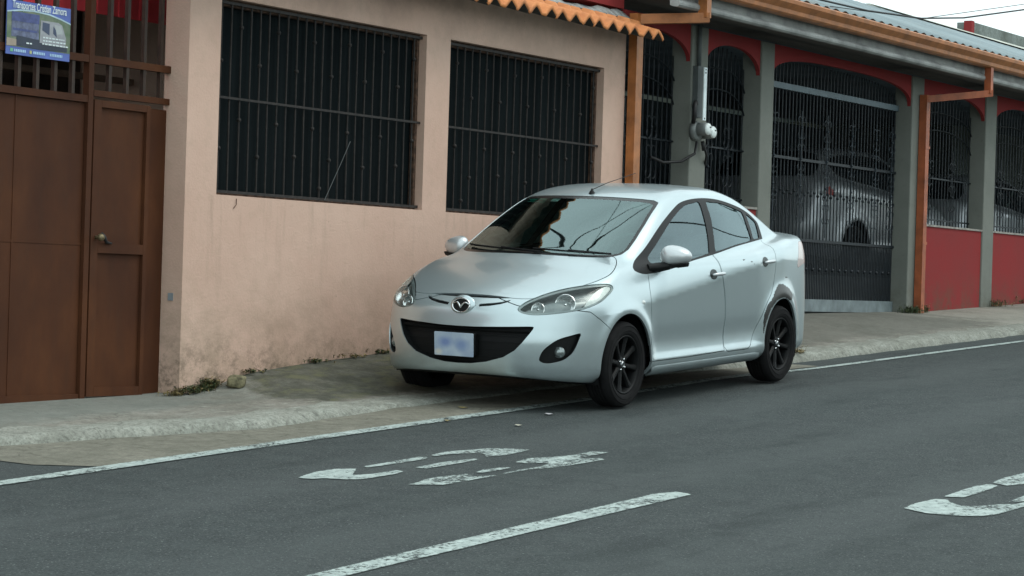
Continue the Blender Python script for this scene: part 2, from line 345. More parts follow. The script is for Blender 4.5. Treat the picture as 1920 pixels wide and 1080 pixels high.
def plaster(name, c, c2, foot=None):
    s = NT(name); p = s.map(); xyz = s.sep()
    col = s.mix(s.ramp(s.noise(2.2, 6, .65, p), [(.35, 0.), (.7, .8)]), c, c2)
    col = s.mix(s.ramp(s.noise(17, 5, .75, p), [(.58, 0.), (.72, .35)]), col, tuple(v*.45 for v in c))
    if foot:
        hz = s.n.new('ShaderNodeMapRange'); hz.inputs[1].default_value = foot[0]; hz.inputs[2].default_value = foot[1]; hz.inputs[3].default_value = 1; hz.inputs[4].default_value = 0; s.l.new(xyz[2], hz.inputs[0])
        dd = s.math('MULTIPLY', hz.outputs[0], s.ramp(s.noise(5, 6, .75, p), [(.42, 0.), (.62, 1.)]))
        col = s.mix(s.math('MULTIPLY', dd, .7), col, (.10, .085, .055))
    s.set(Base_Color=col, Roughness=.9, Specular_IOR_Level=.25); s.bump(s.noise(55, 3, .6, p), .35, .004); return s.m
REDP = plaster('red_plaster', (.275, .030, .031), (.23, .038, .037), (1.45, 1.95))
COLP = plaster('grey_green_paint', (.215, .225, .20), (.165, .175, .155), (1.4, 1.9))
s = NT('brown_sheet'); p = s.map()
col = s.ramp(s.noise(1.3, 5, .6, s.map((1.4, 1, .8))), [(.3, (.048, .017, .0085)), (.52, (.074, .026, .011)), (.75, (.112, .040, .015))])
col = s.mix(s.ramp(s.noise(5, 5, .7, s.map((3, 1, .4))), [(.5, 0.), (.8, .35)]), col, (.050, .028, .018))
col = s.mix(s.ramp(s.noise(40, 4, .7, p), [(.68, 0.), (.74, .5)]), col, (.03, .018, .012))
s.set(Base_Color=col, Roughness=.7, Specular_IOR_Level=.2); s.bump(s.noise(3, 3, .5, p), .25, .02); BRN = s.m
BRN2 = simple('brown_bar', (.034, .018, .011), .65, 0, .25, 20)
RUST = simple('rusty_frame', (.10, .055, .035), .8, 0, .5, 25)
BAR = simple('grille_iron', (.022, .018, .016), .7, .1, .4, 22)
BARG = simple('gate_iron', (.010, .015, .020), .5, .3, .3, 15)
SCRL = simple('scroll_iron', (.025, .036, .046), .5, .2, .3, 15)
GPL = simple('gate_plate', (.185, .225, .235), .55, .1, .25, 5)
ORG = simple('orange_gutter', (.41, .148, .042), .45, 0, .22, 6)
ORG2 = simple('orange_red_pipe', (.36, .095, .035), .5, 0, .25, 6)
GRYW = simple('fascia_paint', (.30, .31, .30), .7, 0, .3, 3)
s = NT('dark_glazing')
s.set(Base_Color=s.ramp(s.noise(16, 4, .6, s.map((1, .02, .03))), [(.35, (.0035, .006, .0068)), (.65, (.0085, .0125, .0138))]), Roughness=.9, Specular_IOR_Level=.08); DARKP = s.m
DKIN = simple('porch_wall', (.13, .165, .19), .9, 0, .3, 2)
DKFL = simple('porch_floor', (.16, .17, .17), .7, 0, .3, 2)
DKC = simple('porch_ceiling', (.045, .048, .042), .9)
s = NT('clay_tile'); col = s.ramp(s.noise(9, 5, .7), [(.3, (.50, .17, .055)), (.6, (.66, .25, .085)), (.85, (.74, .34, .15))])
col = s.mix(s.ramp(s.noise(3, 5, .7), [(.55, 0.), (.75, .5)]), col, (.20, .09, .05))
s.set(Base_Color=col, Roughness=.8); s.bump(s.noise(60, 3), .3, .003); TILE = s.m
s = NT('zinc_roof'); xyz = s.sep()
col = s.ramp(s.noise(.9, 5, .65, s.map((1, .5, 1))), [(.3, (.16, .215, .235)), (.65, (.27, .34, .355))])
col = s.mix(s.ramp(s.noise(2.6, 6, .75, s.map((2.5, .6, 1))), [(.56, 0.), (.68, .6)]), col, (.20, .13, .09))
s.set(Base_Color=col, Roughness=.55, Metallic=.25); ZINC = s.m
WHT = simple('white_sheet', (.46, .47, .40), .6, 0, .15, 2)
BLKP = simple('black_rubber', (.012, .012, .013), .6)
GRYM = simple('meter_grey', (.22, .24, .235), .5, .2, .2, 12)
def duct(mb, pts, w, d, mi=0):
    """rectangular pipe along a path of mostly vertical or horizontal runs (w along x, d along y)"""
    for a, b in zip(pts, pts[1:]):
        a = Vector(a); b = Vector(b)
        if abs((b-a).z) > max(abs((b-a).x), abs((b-a).y)):
            t, q = (a, b) if a.z > b.z else (b, a)
            f = [(-w/2, -d/2), (w/2, -d/2), (w/2, d/2), (-w/2, d/2)]
            vs = [(t.x+x, t.y+y, t.z) for x, y in f] + [(q.x+x, q.y+y, q.z) for x, y in f]
        else:
            f = [(-d/2, -w/2), (d/2, -w/2), (d/2, w/2), (-d/2, w/2)]
            dr = (b-a).normalized(); nx = Vector((-dr.y, dr.x, 0)).normalized()
            vs = [(a + nx*x + Vector((0, 0, z)) - dr*w*.499) for x, z in f] + [(b + nx*x + Vector((0, 0, z)) + dr*w*.499) for x, z in f]
        mb.add(vs, [(0,1,2,3),(7,6,5,4),(0,4,5,1),(1,5,6,2),(2,6,7,3),(3,7,4,0)], mi)
# ---------------------------------------------------------------- pink house
ph = empty('pink_house', (13.37, YW, .75)); tag(ph, 'pink plastered house front with two big barred windows behind the parked silver car', 'house')
def part(mb, name, mats, root, **k):
    o = mb.build(name, mats); o.parent = root; o.matrix_parent_inverse = Matrix.Translation(-Vector(root.location)) if root.parent is None else Matrix.Translation(-Vector(root.location))
    return o
def sub(mb, name, mats, par):
    """child of a mesh part whose own matrix is the identity in world space"""
    o = mb.build(name, mats); o.parent = par; o.matrix_parent_inverse = Matrix.Identity(4); return o
W1 = (13.71, 16.27, 2.16, 3.49); W2 = (16.61, 19.08, 2.16, 3.49)
mb = MB(); Y0, Y1 = YW, YW+.20
mb.box((13.37, Y0, -.2), (13.71, Y1, 3.95)); mb.box((16.27, Y0, 2.16), (16.61, Y1, 3.49)); mb.box((19.08, Y0, 2.16), (19.46, Y1, 3.49))
mb.box((13.71, Y0, -.2), (19.46, Y1, 2.16)); mb.box((13.71, Y0, 3.49), (19.46, Y1, 3.95))
mb.box((15.3, Y1+.001, -.2), (15.5, 15, 3.95)); mb.box((19.30, Y1+.001, -.2), (19.46, 15, 3.95)); mb.box((15.5, 14.8, -.2), (19.3, 15, 3.95))
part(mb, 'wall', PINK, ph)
mb = MB(); mb.box((13.3, 10.68, 3.953), (19.5, 15, 4.03)); part(mb, 'roof_slab', DKIN, ph)
def knots(xs, zs, y, mb, r=.017):
    for x, z in zip(xs, zs): mb.lathe([(0, -r), (r*.8, -r*.6), (r, 0), (r*.8, r*.6), (0, r)], (x, y, z), 2, 8)
for (a, b, c, d), nb, sd in ((W1, 23, 0), (W2, 22, 1)):
    mb = MB(); y = Y0+.115
    mb.box((a, y, c), (b, y+.012, d)); win = part(mb, 'window', DARKP, ph)
    mb = MB(); f = .028
    mb.box((a+.001, Y0+.065, c+.001), (b-.001, Y0+.112, c+.03)); mb.box((a+.001, Y0+.065, d-.045), (b-.001, Y0+.112, d-.001))
    mb.box((a+.001, Y0+.067, c+.031), (a+.02, Y0+.110, d-.046)); mb.box((b-.03, Y0+.067, c+.031), (b-.001, Y0+.110, d-.046))
    sub(mb, 'frame', RUST, win)
    # opaque blind boards behind the panes: shallow vertical ribs
    mb = MB(); st = (b-a-.06)/nb
    for k in range(1, nb+1):
        x = a+.02+(k-.5)*st + .004*math.sin(k*5.1+sd)
        mb.tube([(x, Y0+.050, c+.012), (x+.003*math.sin(k*3), Y0+.052, (c+d)/2), (x, Y0+.050, d-.03)], .0075, 6)
        kk = (k+sd) % 4
        if kk == 1: knots([x, x], [c+.30+.02*math.sin(k), d-.42], Y0+.05, mb)
        if kk == 3: knots([x, x], [c+.52, d-.18+.015*math.sin(k)], Y0+.05, mb)
        if kk == 0 and k % 3 == 0: knots([x], [c+.10], Y0+.05, mb)
    mb.box((a+.004, Y0+.036, 2.814), (b-.004, Y0+.043, 2.830)); mb.box((a+.004, Y0+.036, c+.014), (b-.004, Y0+.043, c+.034)); mb.box((a+.004, Y0+.036, d-.035), (b-.004, Y0+.043, d-.015))
    sub(mb, 'grille', BAR, win)
# tile canopy
vs = []; fs = []; X0, X1 = 12.6, 19.47; nx = 640; ny = 26; ya, yb = 10.08, 10.449
def tz(x, y):
    u = ((x-X1)/.207) % 1.0; t = (y-ya)/(yb-ya)
    wv = .075*(1-abs(2*u-1)**1.25) - .012
    row = (t*1.9) % 1.0
    return 3.775 + .15*t + wv - .026*row
ty = [ya+(yb-ya)*j/ny for j in range(ny+1)]
for i in range(nx+1):
    x = X0+(X1-X0)*i/nx
    for y in ty: vs.append((x, y + .012*math.sin((x//.207)*2.3), tz(x, y)))
for i in range(nx):
    for j in range(ny): fs.append((i*(ny+1)+j, (i+1)*(ny+1)+j, (i+1)*(ny+1)+j+1, i*(ny+1)+j+1))
me = bpy.data.meshes.new('tile_canopy'); me.from_pydata(vs, [], fs); o = link('tile_canopy', me, TILE, smooth=True)
o.parent = ph; o.matrix_parent_inverse = Matrix.Translation(-Vector(ph.location))
m = o.modifiers.new('s', 'SOLIDIFY'); m.thickness = .028; m.offset = -1; o.data.materials.append(DKC); m.material_offset = 1
mb = MB(); mb.box((17.6, 10.46, 4.032), (19.42, 10.66, 4.20)); part(mb, 'upper_wall', REDP, ph)
mb = MB(); n = 60; pr = []
for i in range(n+1):
    x = 12.6+(19.38-12.6)*i/n; pr.append(x)
for a, b in zip(pr, pr[1:]):
    h1 = .018*math.sin(a*5)+.01*math.sin(a*17); h2_ = .018*math.sin(b*5)+.01*math.sin(b*17)
    mb.add([(a, 10.37, 3.93), (b, 10.37, 3.93), (b, 10.456, 3.985+h2_), (a, 10.456, 3.985+h1)], [(0, 1, 2, 3)], 0, True)
o = part(mb, 'flashing', GRYW, ph); m = o.modifiers.new('s', 'SOLIDIFY'); m.thickness = .01
# ---------------------------------------------------------------- brown sheet-metal gate
YG = 10.62
bg_ = empty('sheet_metal_gate', (12.2, YG, .78)); tag(bg_, 'brown sheet metal gate with door leaf and open bars above, beside the pink house', 'gate')
mb = MB(); mb.box((10.6, YG, .80), (11.885, YG+.012, 2.685)); part(mb, 'panel', BRN, bg_)
mb = MB(); mb.box((11.893, YG, .80), (12.535, YG+.012, 1.785)); mb.box((11.893, YG, 1.792), (12.535, YG+.012, 2.685)); part(mb, 'panel', BRN, bg_)
mb = MB(); mb.box((13.17, YG+.004, .80), (13.42, YG+.014, 2.70)); part(mb, 'panel', BRN, bg_)
mb = MB()
mb.box((10.6, YG-.022, 2.69), (12.54, YG+.02, 2.735)); mb.box((12.54, YG-.026, .79), (12.588, YG+.024, 4.2)); mb.box((12.60, YG-.020, 2.735), (13.42, YG+.02, 2.775))
mb.box((10.6, YG-.024, 2.945), (12.538, YG+.02, 2.992)); mb.box((12.59, YG-.024, 2.945), (13.42, YG+.02, 2.992))
mb.box((10.6, YG-.018, .79), (12.538, YG-.002, .835)); mb.box((10.6, YG-.02, 3.62), (13.42, YG+.02, 3.66))
mb.box((11.882, YG-.004, .836), (11.898, YG-.001, 2.688)); mb.box((10.6, YG-.003, 1.781), (12.538, YG-.0008, 1.795))
part(mb, 'frame', BRN, bg_)
mb = MB()
for x in fr(10.72, 12.40, .168): mb.box((x-.014, YG-.016, 2.736), (x+.014, YG+.012, 2.944)); mb.box((x-.014, YG-.016, 2.993), (x+.014, YG+.012, 3.619))
part(mb, 'bars', BRN2, bg_); mb = MB()
for x in fr(12.76, 13.28, .165): mb.box((x-.014, YG-.016, 2.776), (x+.014, YG+.012, 2.944)); mb.box((x-.014, YG-.016, 2.993), (x+.014, YG+.012, 3.619))
part(mb, 'bars', BRN2, bg_)
mb = MB(); mb.box((12.60, YG-.004, .815), (13.165, YG+.008, 2.715)); dr = part(mb, 'door', BRN, bg_)
mb = MB()
for a, b, c, d in ((12.60, 12.672, .815, 2.715), (13.128, 13.166, .815, 2.715), (12.672, 13.128, 2.668, 2.715), (12.672, 13.128, 1.735, 1.80), (12.672, 13.128, .815, .875)):
    mb.box((a+.001, YG-.028, c+.001), (b-.001, YG-.005, d-.001))
sub(mb, 'door_frame', BRN, dr)
mb = MB(); mb.tube([(12.648, YG-.028, 1.835), (12.648, YG-.06, 1.835)], .012, 10)
mb.lathe([(0, -.026), (.016, -.024), (.024, -.01), (.024, .004), (.012, .016)], (12.648, YG-.066, 1.835), 1, 14)
sub(mb, 'knob', simple('brass', (.20, .16, .09), .45, .6), dr)
mb = MB(); mb.tube([(12.70, YG-.03, 1.862), (12.705, YG-.05, 1.84), (12.74, YG-.04, 1.806), (12.80, YG-.034, 1.80)], [.012, .014, .011, .006], 8)
sub(mb, 'latch', BLKP, dr)
# yard behind the gate
yd = empty('back_yard_shed', (12, 13.2, .8)); tag(yd, 'dark shed with a red sheet fascia seen through the bars of the brown gate', 'shed')
mb = MB(); mb.box((6, 13.0, .3), (15.28, 13.2, 4.5)); part(mb, 'wall', simple('shed_wall', (.045, .036, .030), .9, 0, .5, 2), yd)
mb = MB()
for i in range(62):
    x = 8+i*.116; mb.box((x, 11.6+.008*(i % 2), 3.42), (x+.115, 11.63, 4.3))
part(mb, 'fascia', simple('red_sheet', (.78, .07, .085), .5, 0, .15, 3), yd)
mb = MB(); mb.box((6, 11.64, 4.05), (15.28, 12.99, 4.1)); part(mb, 'roof', DKC, yd)
mb = MB(); mb.box((8, 12.4, 3.045), (15.2, 12.46, 3.09)); part(mb, 'shelf', simple('shelf_wood', (.16, .12, .09), .8), yd)
mb = MB(); mb.box((13.02, 12.1, 1.0), (13.10, 12.2, 3.02)); part(mb, 'post', simple('blue_post', (.10, .14, .19), .7), yd)
sheet('yard', fr(6, 15.3, .5), fr(10.9, 13, .5), lambda x, y: .76, DKFL)
# ---------------------------------------------------------------- red house with arches
rh = empty('red_house', (19.5, YW, 1.2)); tag(rh, 'red house with grey columns, arched openings, iron grilles and an orange gutter', 'house')
COLS = [(20.74, 21.07), (22.23, 22.52), (26.10, 26.44), (28.40, 28.76), (30.70, 31.04), (33.1, 33.44), (35.8, 36.2)]
BAYS = [(19.47, 20.74, 0), (21.07, 22.23, 0), (22.52, 26.10, 1), (26.44, 28.40, 0), (28.76, 30.70, 0), (31.04, 33.1, 0), (33.44, 35.8, 0)]
for a, b in COLS:
    mb = MB(); mb.box((a, YW, .8), (b, YW+.21, 4.035)); bevel(part(mb, 'column', COLP, rh), .012, 2)
for a, b, g_ in BAYS:
    mb = MB(); a_, b_ = (a if a > 19.5 else 19.30), b
    xc = (a_+b_)/2; hw = (b_-a_)/2; N = 36; ex = 2.9 if g_ else 2.1
    arc = []
    for i in range(N+1):
        th = math.pi*i/N; cx, sx = math.cos(th), math.sin(th)
        arc.append((xc - hw*math.copysign(abs(cx)**(2/ex), cx), 3.70 + (.245 if g_ else .225)*abs(sx)**(2/ex)))
    arc = [(max(x, a+.002), z) for x, z in arc]
    for p, q in zip(arc, arc[1:]):
        if q[0]-p[0] > 1e-4: mb.prism([p, q, (q[0], 4.035), (p[0], 4.035)], 1, YW+.022, YW+.062)
    part(mb, 'arched_wall', REDP, rh)
SILLM = simple('sill_dust', (.33, .31, .28), .9, 0, .3, 9)
for a, b, g_ in BAYS:
    if g_: continue
    mb = MB(); mb.box((a+.001, YW+.02, .8), (b-.001, YW+.16, 2.41)); part(mb, 'sill_wall', REDP, rh)
    mb = MB(); mb.box((a+.001, YW+.005, 2.411), (b-.001, YW+.17, 2.432)); part(mb, 'sill', SILLM, rh)
def archz(x, a, b, base, rise, ex=2.1):
    xc = (a+b)/2; hw = (b-a)/2; u = min(1, abs((x-xc)/hw)); return base + rise*(1-u**ex)**(1/ex)
def scroll(cx, cz, r, y, flip, up, mb, tr=.006):
    pts = []
    for i in range(15):
        t = i/14; an = t*4.6; rr = r*(1-.72*t); pts.append((cx+flip*(r - rr*math.cos(an)) , y, cz+up*rr*math.sin(an)))
    mb.tube(pts, tr, 5)
yq = YW+.185
for a, b, g_ in BAYS:
    if g_: continue
    mb = MB(); n = max(8, int(round((b-a)/.10)))
    a0 = a if a > 19.5 else 19.30
    for k in range(n+1):
        x = a+.02+(b-a-.04)*k/n; mb.tube([(x, yq, 2.44), (x, yq, archz(x, a0, b, 3.69, .24))], .0068, 5)
    for z in (2.50, 2.97): mb.box((a+.003, yq-.018, z-.008), (b-.003, yq-.0095, z+.008))
    for base, rise in ((3.48, .24), (3.26, .26)):
        mb.tube([(x, yq-.014, archz(x, a0, b, base, rise)) for x in fr(a+.01, b-.01, (b-a)/22)], .007, 5)
    for k in range(2):
        cx = a0+(b-a0)*(.33+.36*k)
        for cz, up in ((2.86, 1), (2.66, -1), (3.12, 1), (3.02, -1)):
            for fl in (-1, 1): scroll(cx, cz, .062, yq-.02, fl, up, mb, .0048)
        knots([cx, cx], [2.78, 3.07], yq-.02, mb, .016)
        mb.tube([(cx, yq-.02, 2.52), (cx, yq-.02, 3.30)], .006, 5)
    part(mb, 'grille', [BARG], rh)
# eaves
def extr(mb, prof, x0, x1, mi=0): mb.prism(prof, 0, x0, x1, mi)
gp = [(9.955, 4.185), (9.935, 4.18), (9.865, 4.185), (9.845, 4.20), (9.84, 4.235), (9.815, 4.262), (9.795, 4.285), (9.79, 4.318), (9.802, 4.33), (9.806, 4.318), (9.822, 4.275), (9.852, 4.25), (9.856, 4.21), (9.88, 4.197), (9.94, 4.197), (9.955, 4.33)]
mb = MB(); extr(mb, gp, 19.42, 38.5); gutr = part(mb, 'gutter', ORG, rh)
mb = MB()
mb.prism([(9.928, 4.055), (9.945, 4.040), (9.985, 4.042), (10.02, 4.055), (10.02, 4.32), (9.985, 4.32), (9.985, 4.118), (9.950, 4.108), (9.930, 4.092), (9.925, 4.072)], 0, 19.43, 38.5)
part(mb, 'fascia', GRYW, rh)
mb = MB(); mb.box((19.47, 10.021, 4.135), (38.5, YW+.4, 4.155)); part(mb, 'soffit', simple('soffit', (.13, .12, .11), .9), rh)
# roof: corrugated zinc
vs = []; fs = []; xs = [19.3 + i*.038 for i in range(int(19.4/.038))]; ys = [9.87, 10.8, 12.0]
for x in xs:
    for y in ys: vs.append((x, y, 4.37+(y-9.9)*.352 + .012*math.sin(x*2*math.pi/.228)))
for i in range(len(xs)-1):
    for j in range(2): fs.append((i*3+j, (i+1)*3+j, (i+1)*3+j+1, i*3+j+1))
me = bpy.data.meshes.new('roof'); me.from_pydata(vs, [], fs); rf = link('roof', me, ZINC, smooth=True); rf.parent = rh; rf.matrix_parent_inverse = Matrix.Translation(-Vector(rh.location))
m = rf.modifiers.new('s', 'SOLIDIFY'); m.thickness = .006
mb = MB(); mb.add([(28.5, 12.0, 5.138), (38.6, 12.0, 5.138), (38.6, 11.20, 4.858), (34.5, 11.50, 4.963), (30.5, 11.84, 5.082)], [(0, 1, 2, 3, 4)])
mb.box((28.5, 12.001, 5.0), (38.6, 12.05, 5.137)); o = part(mb, 'ridge_cap', WHT, rh)
mb = MB(); mb.add([(19.3, 12.01, 5.10), (38.6, 12.01, 5.10), (38.6, 16.5, 4.1), (19.3, 16.5, 4.1)], [(0, 1, 2, 3)]); part(mb, 'rear_roof', ZINC, rh)
# porch inside
mb = MB(); mb.box((19.48, 15.5, .8), (38.5, 15.7, 4.1)); mb.box((19.47, 10.85, .8), (19.57, 15.5, 4.1)); mb.box((38.4, 10.45, .8), (38.5, 15.5, 4.1)); part(mb, 'porch_wall', DKIN, rh)
mb = MB(); mb.box((19.58, YW+.41, 4.157), (38.39, 15.49, 4.20)); part(mb, 'porch_ceiling', DKIN, rh)
mb = MB(); mb.box((19.58, 11.3, .8), (38.39, 15.49, 1.83)); mb.prism([(10.665, .8), (11.299, .8), (11.299, 1.829), (10.665, 1.46)], 0, 19.58, 38.39); part(mb, 'porch_floor', DKFL, rh)
mb = MB(); mb.box((23.1, 15.44, 1.84), (24.0, 15.499, 3.85)); part(mb, 'porch_door', DARKP, rh)
for xa in (27.2, 32.2): mb = MB(); mb.box((xa, 15.44, 2.5), (xa+1.5, 15.499, 3.6)); part(mb, 'porch_window', DARKP, rh)
# downspouts
mb = MB(); duct(mb, [(19.86, 9.90, 4.20), (19.86, 9.90, 3.985)], .085, .085); duct(mb, [(19.86, 9.90, 3.985), (19.56, 10.385, 3.955)], .085, .085); duct(mb, [(19.535, 10.392, 4.0), (19.535, 10.392, .95)], .115, .08)
part(mb, 'downspout', ORG, rh)
mb = MB(); duct(mb, [(26.95, 9.90, 4.195), (26.95, 9.90, 3.90)], .075, .075); duct(mb, [(26.95, 9.90, 3.90), (26.36, 10.36, 3.80)], .075, .075); duct(mb, [(26.335, 10.40, 3.84), (26.335, 10.40, 1.36)], .10, .085)
for z in (2.2, 3.25): mb.box((26.27, 10.352, z), (26.40, 10.357, z+.03))
part(mb, 'downspout', ORG2, rh)
# ---------------------------------------------------------------- iron gate
ig = empty('iron_gate', (24.3, YW+.19, 1.44)); tag(ig, 'wide dark iron gate with scrollwork and grey kick plate in the red house', 'gate')
yg = YW+.19; a, b = 22.53, 26.09
mb = MB(); mb.box((a, yg-.03, 1.44), (b, yg+.02, 1.565)); part(mb, 'kick_plate', GPL, ig)
mb = MB(); mb.box((a, yg-.035, 3.645), (b, yg+.02, 3.705)); part(mb, 'top_rail', simple('rail_blue_grey', (.12, .165, .19), .55), ig)
mb = MB()
for z in (2.16, 2.97): mb.box((a, yg-.026, z-.014), (b, yg-.0095, z+.014))
part(mb, 'rail', BARG, ig)
mb = MB(); n = 42
for k in range(n+1):
    x = a+.012+(b-a-.024)*k/n; mb.tube([(x, yg, 1.565), (x, yg, 3.645)], .0075, 5); mb.tube([(x, yg, 3.705), (x, yg, archz(x, 22.52, 26.10, 3.69, .25, 2.9))], .0075, 5)
    if k < n: x2 = x+(b-a-.024)/n/2; mb.tube([(x2, yg, 1.565), (x2, yg, 2.15)], .0085, 5)
    if k % 2: knots([x], [1.87], yg-.004, mb, .02)
    knots([x], [2.62+.03*(k % 2)], yg-.002, mb, .017)
part(mb, 'bars', BARG, ig)
mb = MB()
for i, cx in enumerate((22.9, 23.55, 24.2, 24.85, 25.5, 25.95)):
    for cz, up in ((3.36, 1), (3.22, -1), (3.08, 1), (2.90, -1), (2.78, 1), (2.62, -1), (2.5, 1), (2.38, -1)):
        for fl in (-1, 1): scroll(cx, cz, .055, yg-.03, fl, up, mb, .0038)
    mb.tube([(cx, yg-.03, 2.2), (cx, yg-.03, 3.46)], .006, 5); knots([cx]*3, [3.29, 2.98, 2.7], yg-.03, mb, .016)
part(mb, 'scrollwork', SCRL, ig)
# ---------------------------------------------------------------- electricity meter
em = empty('electricity_meter', (20.85, YW, 3.07)); tag(em, 'grey twin electricity meter with black cables on the grey column above the car roof', 'meter')
mb = MB(); mb.lathe([(0, 0), (.088, 0), (.090, -.03), (.084, -.055), (.07, -.06), (0, -.06)], (20.80, YW-.002, 3.07), 1, 28); part(mb, 'socket', GRYM, em)
for cx, cz in ((20.79, 3.085), (20.925, 3.065)):
    mb = MB(); mb.lathe([(0, 0), (.060, 0), (.060, -.10), (.054, -.112), (.0, -.112)], (cx, YW-.04 if cx < 20.9 else YW-.025, cz), 1, 26); bd = part(mb, 'meter_body', GRYM, em)
    mb = MB(); yy = (YW-.04 if cx < 20.9 else YW-.025)-.113
    mb.lathe([(.055, 0), (.055, -.008), (.046, -.020), (.022, -.026), (0, -.028)], (cx, yy, cz), 1, 24); sub(mb, 'dial_cover', simple('dial_white', (.85, .92, .90), .15, 0, .15, 30), bd)
    mb = MB(); mb.box((cx-.012, yy-.030, cz+.010), (cx+.012, yy-.025, cz+.022)); sub(mb, 'dial', BLKP, bd)
mb = MB(); mb.box((20.76, YW-.055, 3.19), (20.86, YW-.002, 3.66)); mb.tube([(20.82, YW-.03, 3.66), (20.82, YW-.03, 4.04)], .022, 8); part(mb, 'conduit', simple('conduit_grey', (.085, .10, .10), .6), em)
mb = MB(); mb.box((20.765, YW-.115, 3.165), (20.822, YW-.107, 3.645)); o = part(mb, 'mounting_strip', simple('white_strip', (.80, .90, .92), .4, 0), em)
for z in (3.62, 3.59, 3.175): mb = MB(); mb.box((20.786, YW-.118, z), (20.800, YW-.1155, z+.014)); sub(mb, 'screw', BLKP, o)
mb = MB()
mb.tube([(20.70, YW-.05, 3.14), (20.64, YW-.09, 3.2), (20.66, YW-.08, 3.30), (20.74, YW-.05, 3.33), (20.79, YW-.03, 3.30)], .02, 8)
mb.tube([(20.80, YW-.04, 2.97), (20.73, YW-.06, 2.86), (20.62, YW+.02, 2.78), (20.42, YW+.10, 2.76), (20.25, YW+.14, 2.80)], .013, 8)
mb.tube([(20.93, YW-.04, 2.98), (20.99, YW-.05, 2.86), (21.05, YW-.01, 2.80), (21.10, YW+.05, 2.70)], .012, 8)
mb.tube([(20.90, YW-.05, 2.98), (20.93, YW-.05, 2.90)], .018, 8)
part(mb, 'cable', BLKP, em)
# ---------------------------------------------------------------- far parapet house
fh = empty('far_house', (38, 13.5, 1)); tag(fh, 'distant house with grey mossy parapet and red end post above the zinc roof', 'house')
mb = MB(); mb.box((35.22, 13.2, 5.30), (52, 13.45, 5.65)); mb.box((35.22, 13.46, 3.0), (52, 18, 5.3)); part(mb, 'parapet', concrete('mossy_parapet', (.23, .26, .24), .6, .8).m, fh)
mb = MB(); mb.box((35.10, 13.18, 5.18), (35.21, 13.30, 5.66)); part(mb, 'end_post', REDP, fh)
mb = MB(); mb.box((39.2, 9.9, .8), (60, 13.0, 4.6)); part(mb, 'wall', COLP, fh)
# house on the far side of the street, mirrored in the car's paint
oh = empty('house_opposite', (30, -9, 1)); tag(oh, 'long grey green house with dark windows on the other side of the street', 'house')
mb = MB(); mb.box((12, -12, 0), (75, -7.5, 3.9)); part(mb, 'wall', simple('opposite_wall', (.12, .15, .13), .9, 0, .4, .6), oh)
for x in fr(14, 73, 4.2): mb = MB(); mb.box((x, -7.495, 1.9), (x+1.8, -7.45, 3.2)); part(mb, 'window', DARKP, oh)
mb = MB(); mb.prism([(-12.5, 3.91), (-7.0, 3.91), (-9.5, 5.2)], 0, 11.5, 75.5); part(mb, 'roof', ZINC, oh)
# ---------------------------------------------------------------- wires
WIRE = simple('wire_black', (.02, .022, .024), .6)
def wire(pts, r, label, cat='wire', group=None):
    mb = MB(); mb.tube(pts, r, 6); return tag(mb.build('overhead_wire', WIRE), label, cat, group)
wire([(17.5, 9, 4.17), (20.3, 9, 4.163), (21.33, 9, 4.182), (22.62, 9, 4.25), (23.74, 9, 4.374), (25.47, 9, 4.643), (30, 9, 5.5), (36, 9, 6.6)], .009, 'thicker black service wire crossing the zinc roof and the sky at top right')
wire([(20.5, 9, 4.13), (22.62, 9, 4.247), (25.47, 9, 4.70), (30, 9, 5.7), (36, 9, 6.9)], .004, 'thinner wire rising just above the thicker one against the sky')
for y, z, r, lb in ((3.4, 6.6, .03, 'lowest street cable high above the road, out of view overhead'), (2.6, 7.4, .016, 'middle street cable high above the road'), (1.9, 8.2, .016, 'highest street cable over the near pavement')):
    wire([(x, y, z+zb(x)+.6*((x-10)/25)**2) for x in range(-40, 61, 4)], r, lb, group='street cables overhead')
wire([(-12, 14, 8.5), (0, 9, 7.2), (8, 5, 6.9), (14, 2.0, 7.6)], .02, 'cable crossing the street above the road')

wire([(16, 22, 5.6), (18, 17, 5.8), (19.36, 12.93, 6.0), (18.58, 12.08, 6.0), (18.0, 11.39, 6.0), (17.78, 11.07, 6.0), (17.69, 10.91, 6.0), (17.86, 10.50, 6.0), (18.6, 9.8, 6.1), (24, 7.5, 7.0), (45, 3, 9)], .016, 'kinked service cable over the pink house roof, mirrored in the middle of the windscreen', group='service cables over the pink house')
wire([(60, 3, 9.5), (30, 6, 7.6), (19.4, 9.1, 6.5), (18.67, 9.57, 6.5), (18.22, 9.86, 6.5), (17.95, 10.02, 6.5), (17.75, 10.2, 6.5), (17.7, 10.5, 6.5), (15, 16, 6.2)], .03, 'thick service cable over the pink house, mirrored at the right of the windscreen', group='service cables over the pink house')
wire([(60, 4, 9.9), (30, 7.4, 7.4), (19.9, 10.9, 6.2), (19.18, 10.92, 6.2), (18.41, 10.62, 6.2), (17.9, 10.42, 6.2), (17.6, 10.3, 6.2), (12, 9.0, 6.5), (-10, 8, 7.5)], .009, 'thin service cable over the pink house front, mirrored in the windscreen', group='service cables over the pink house')
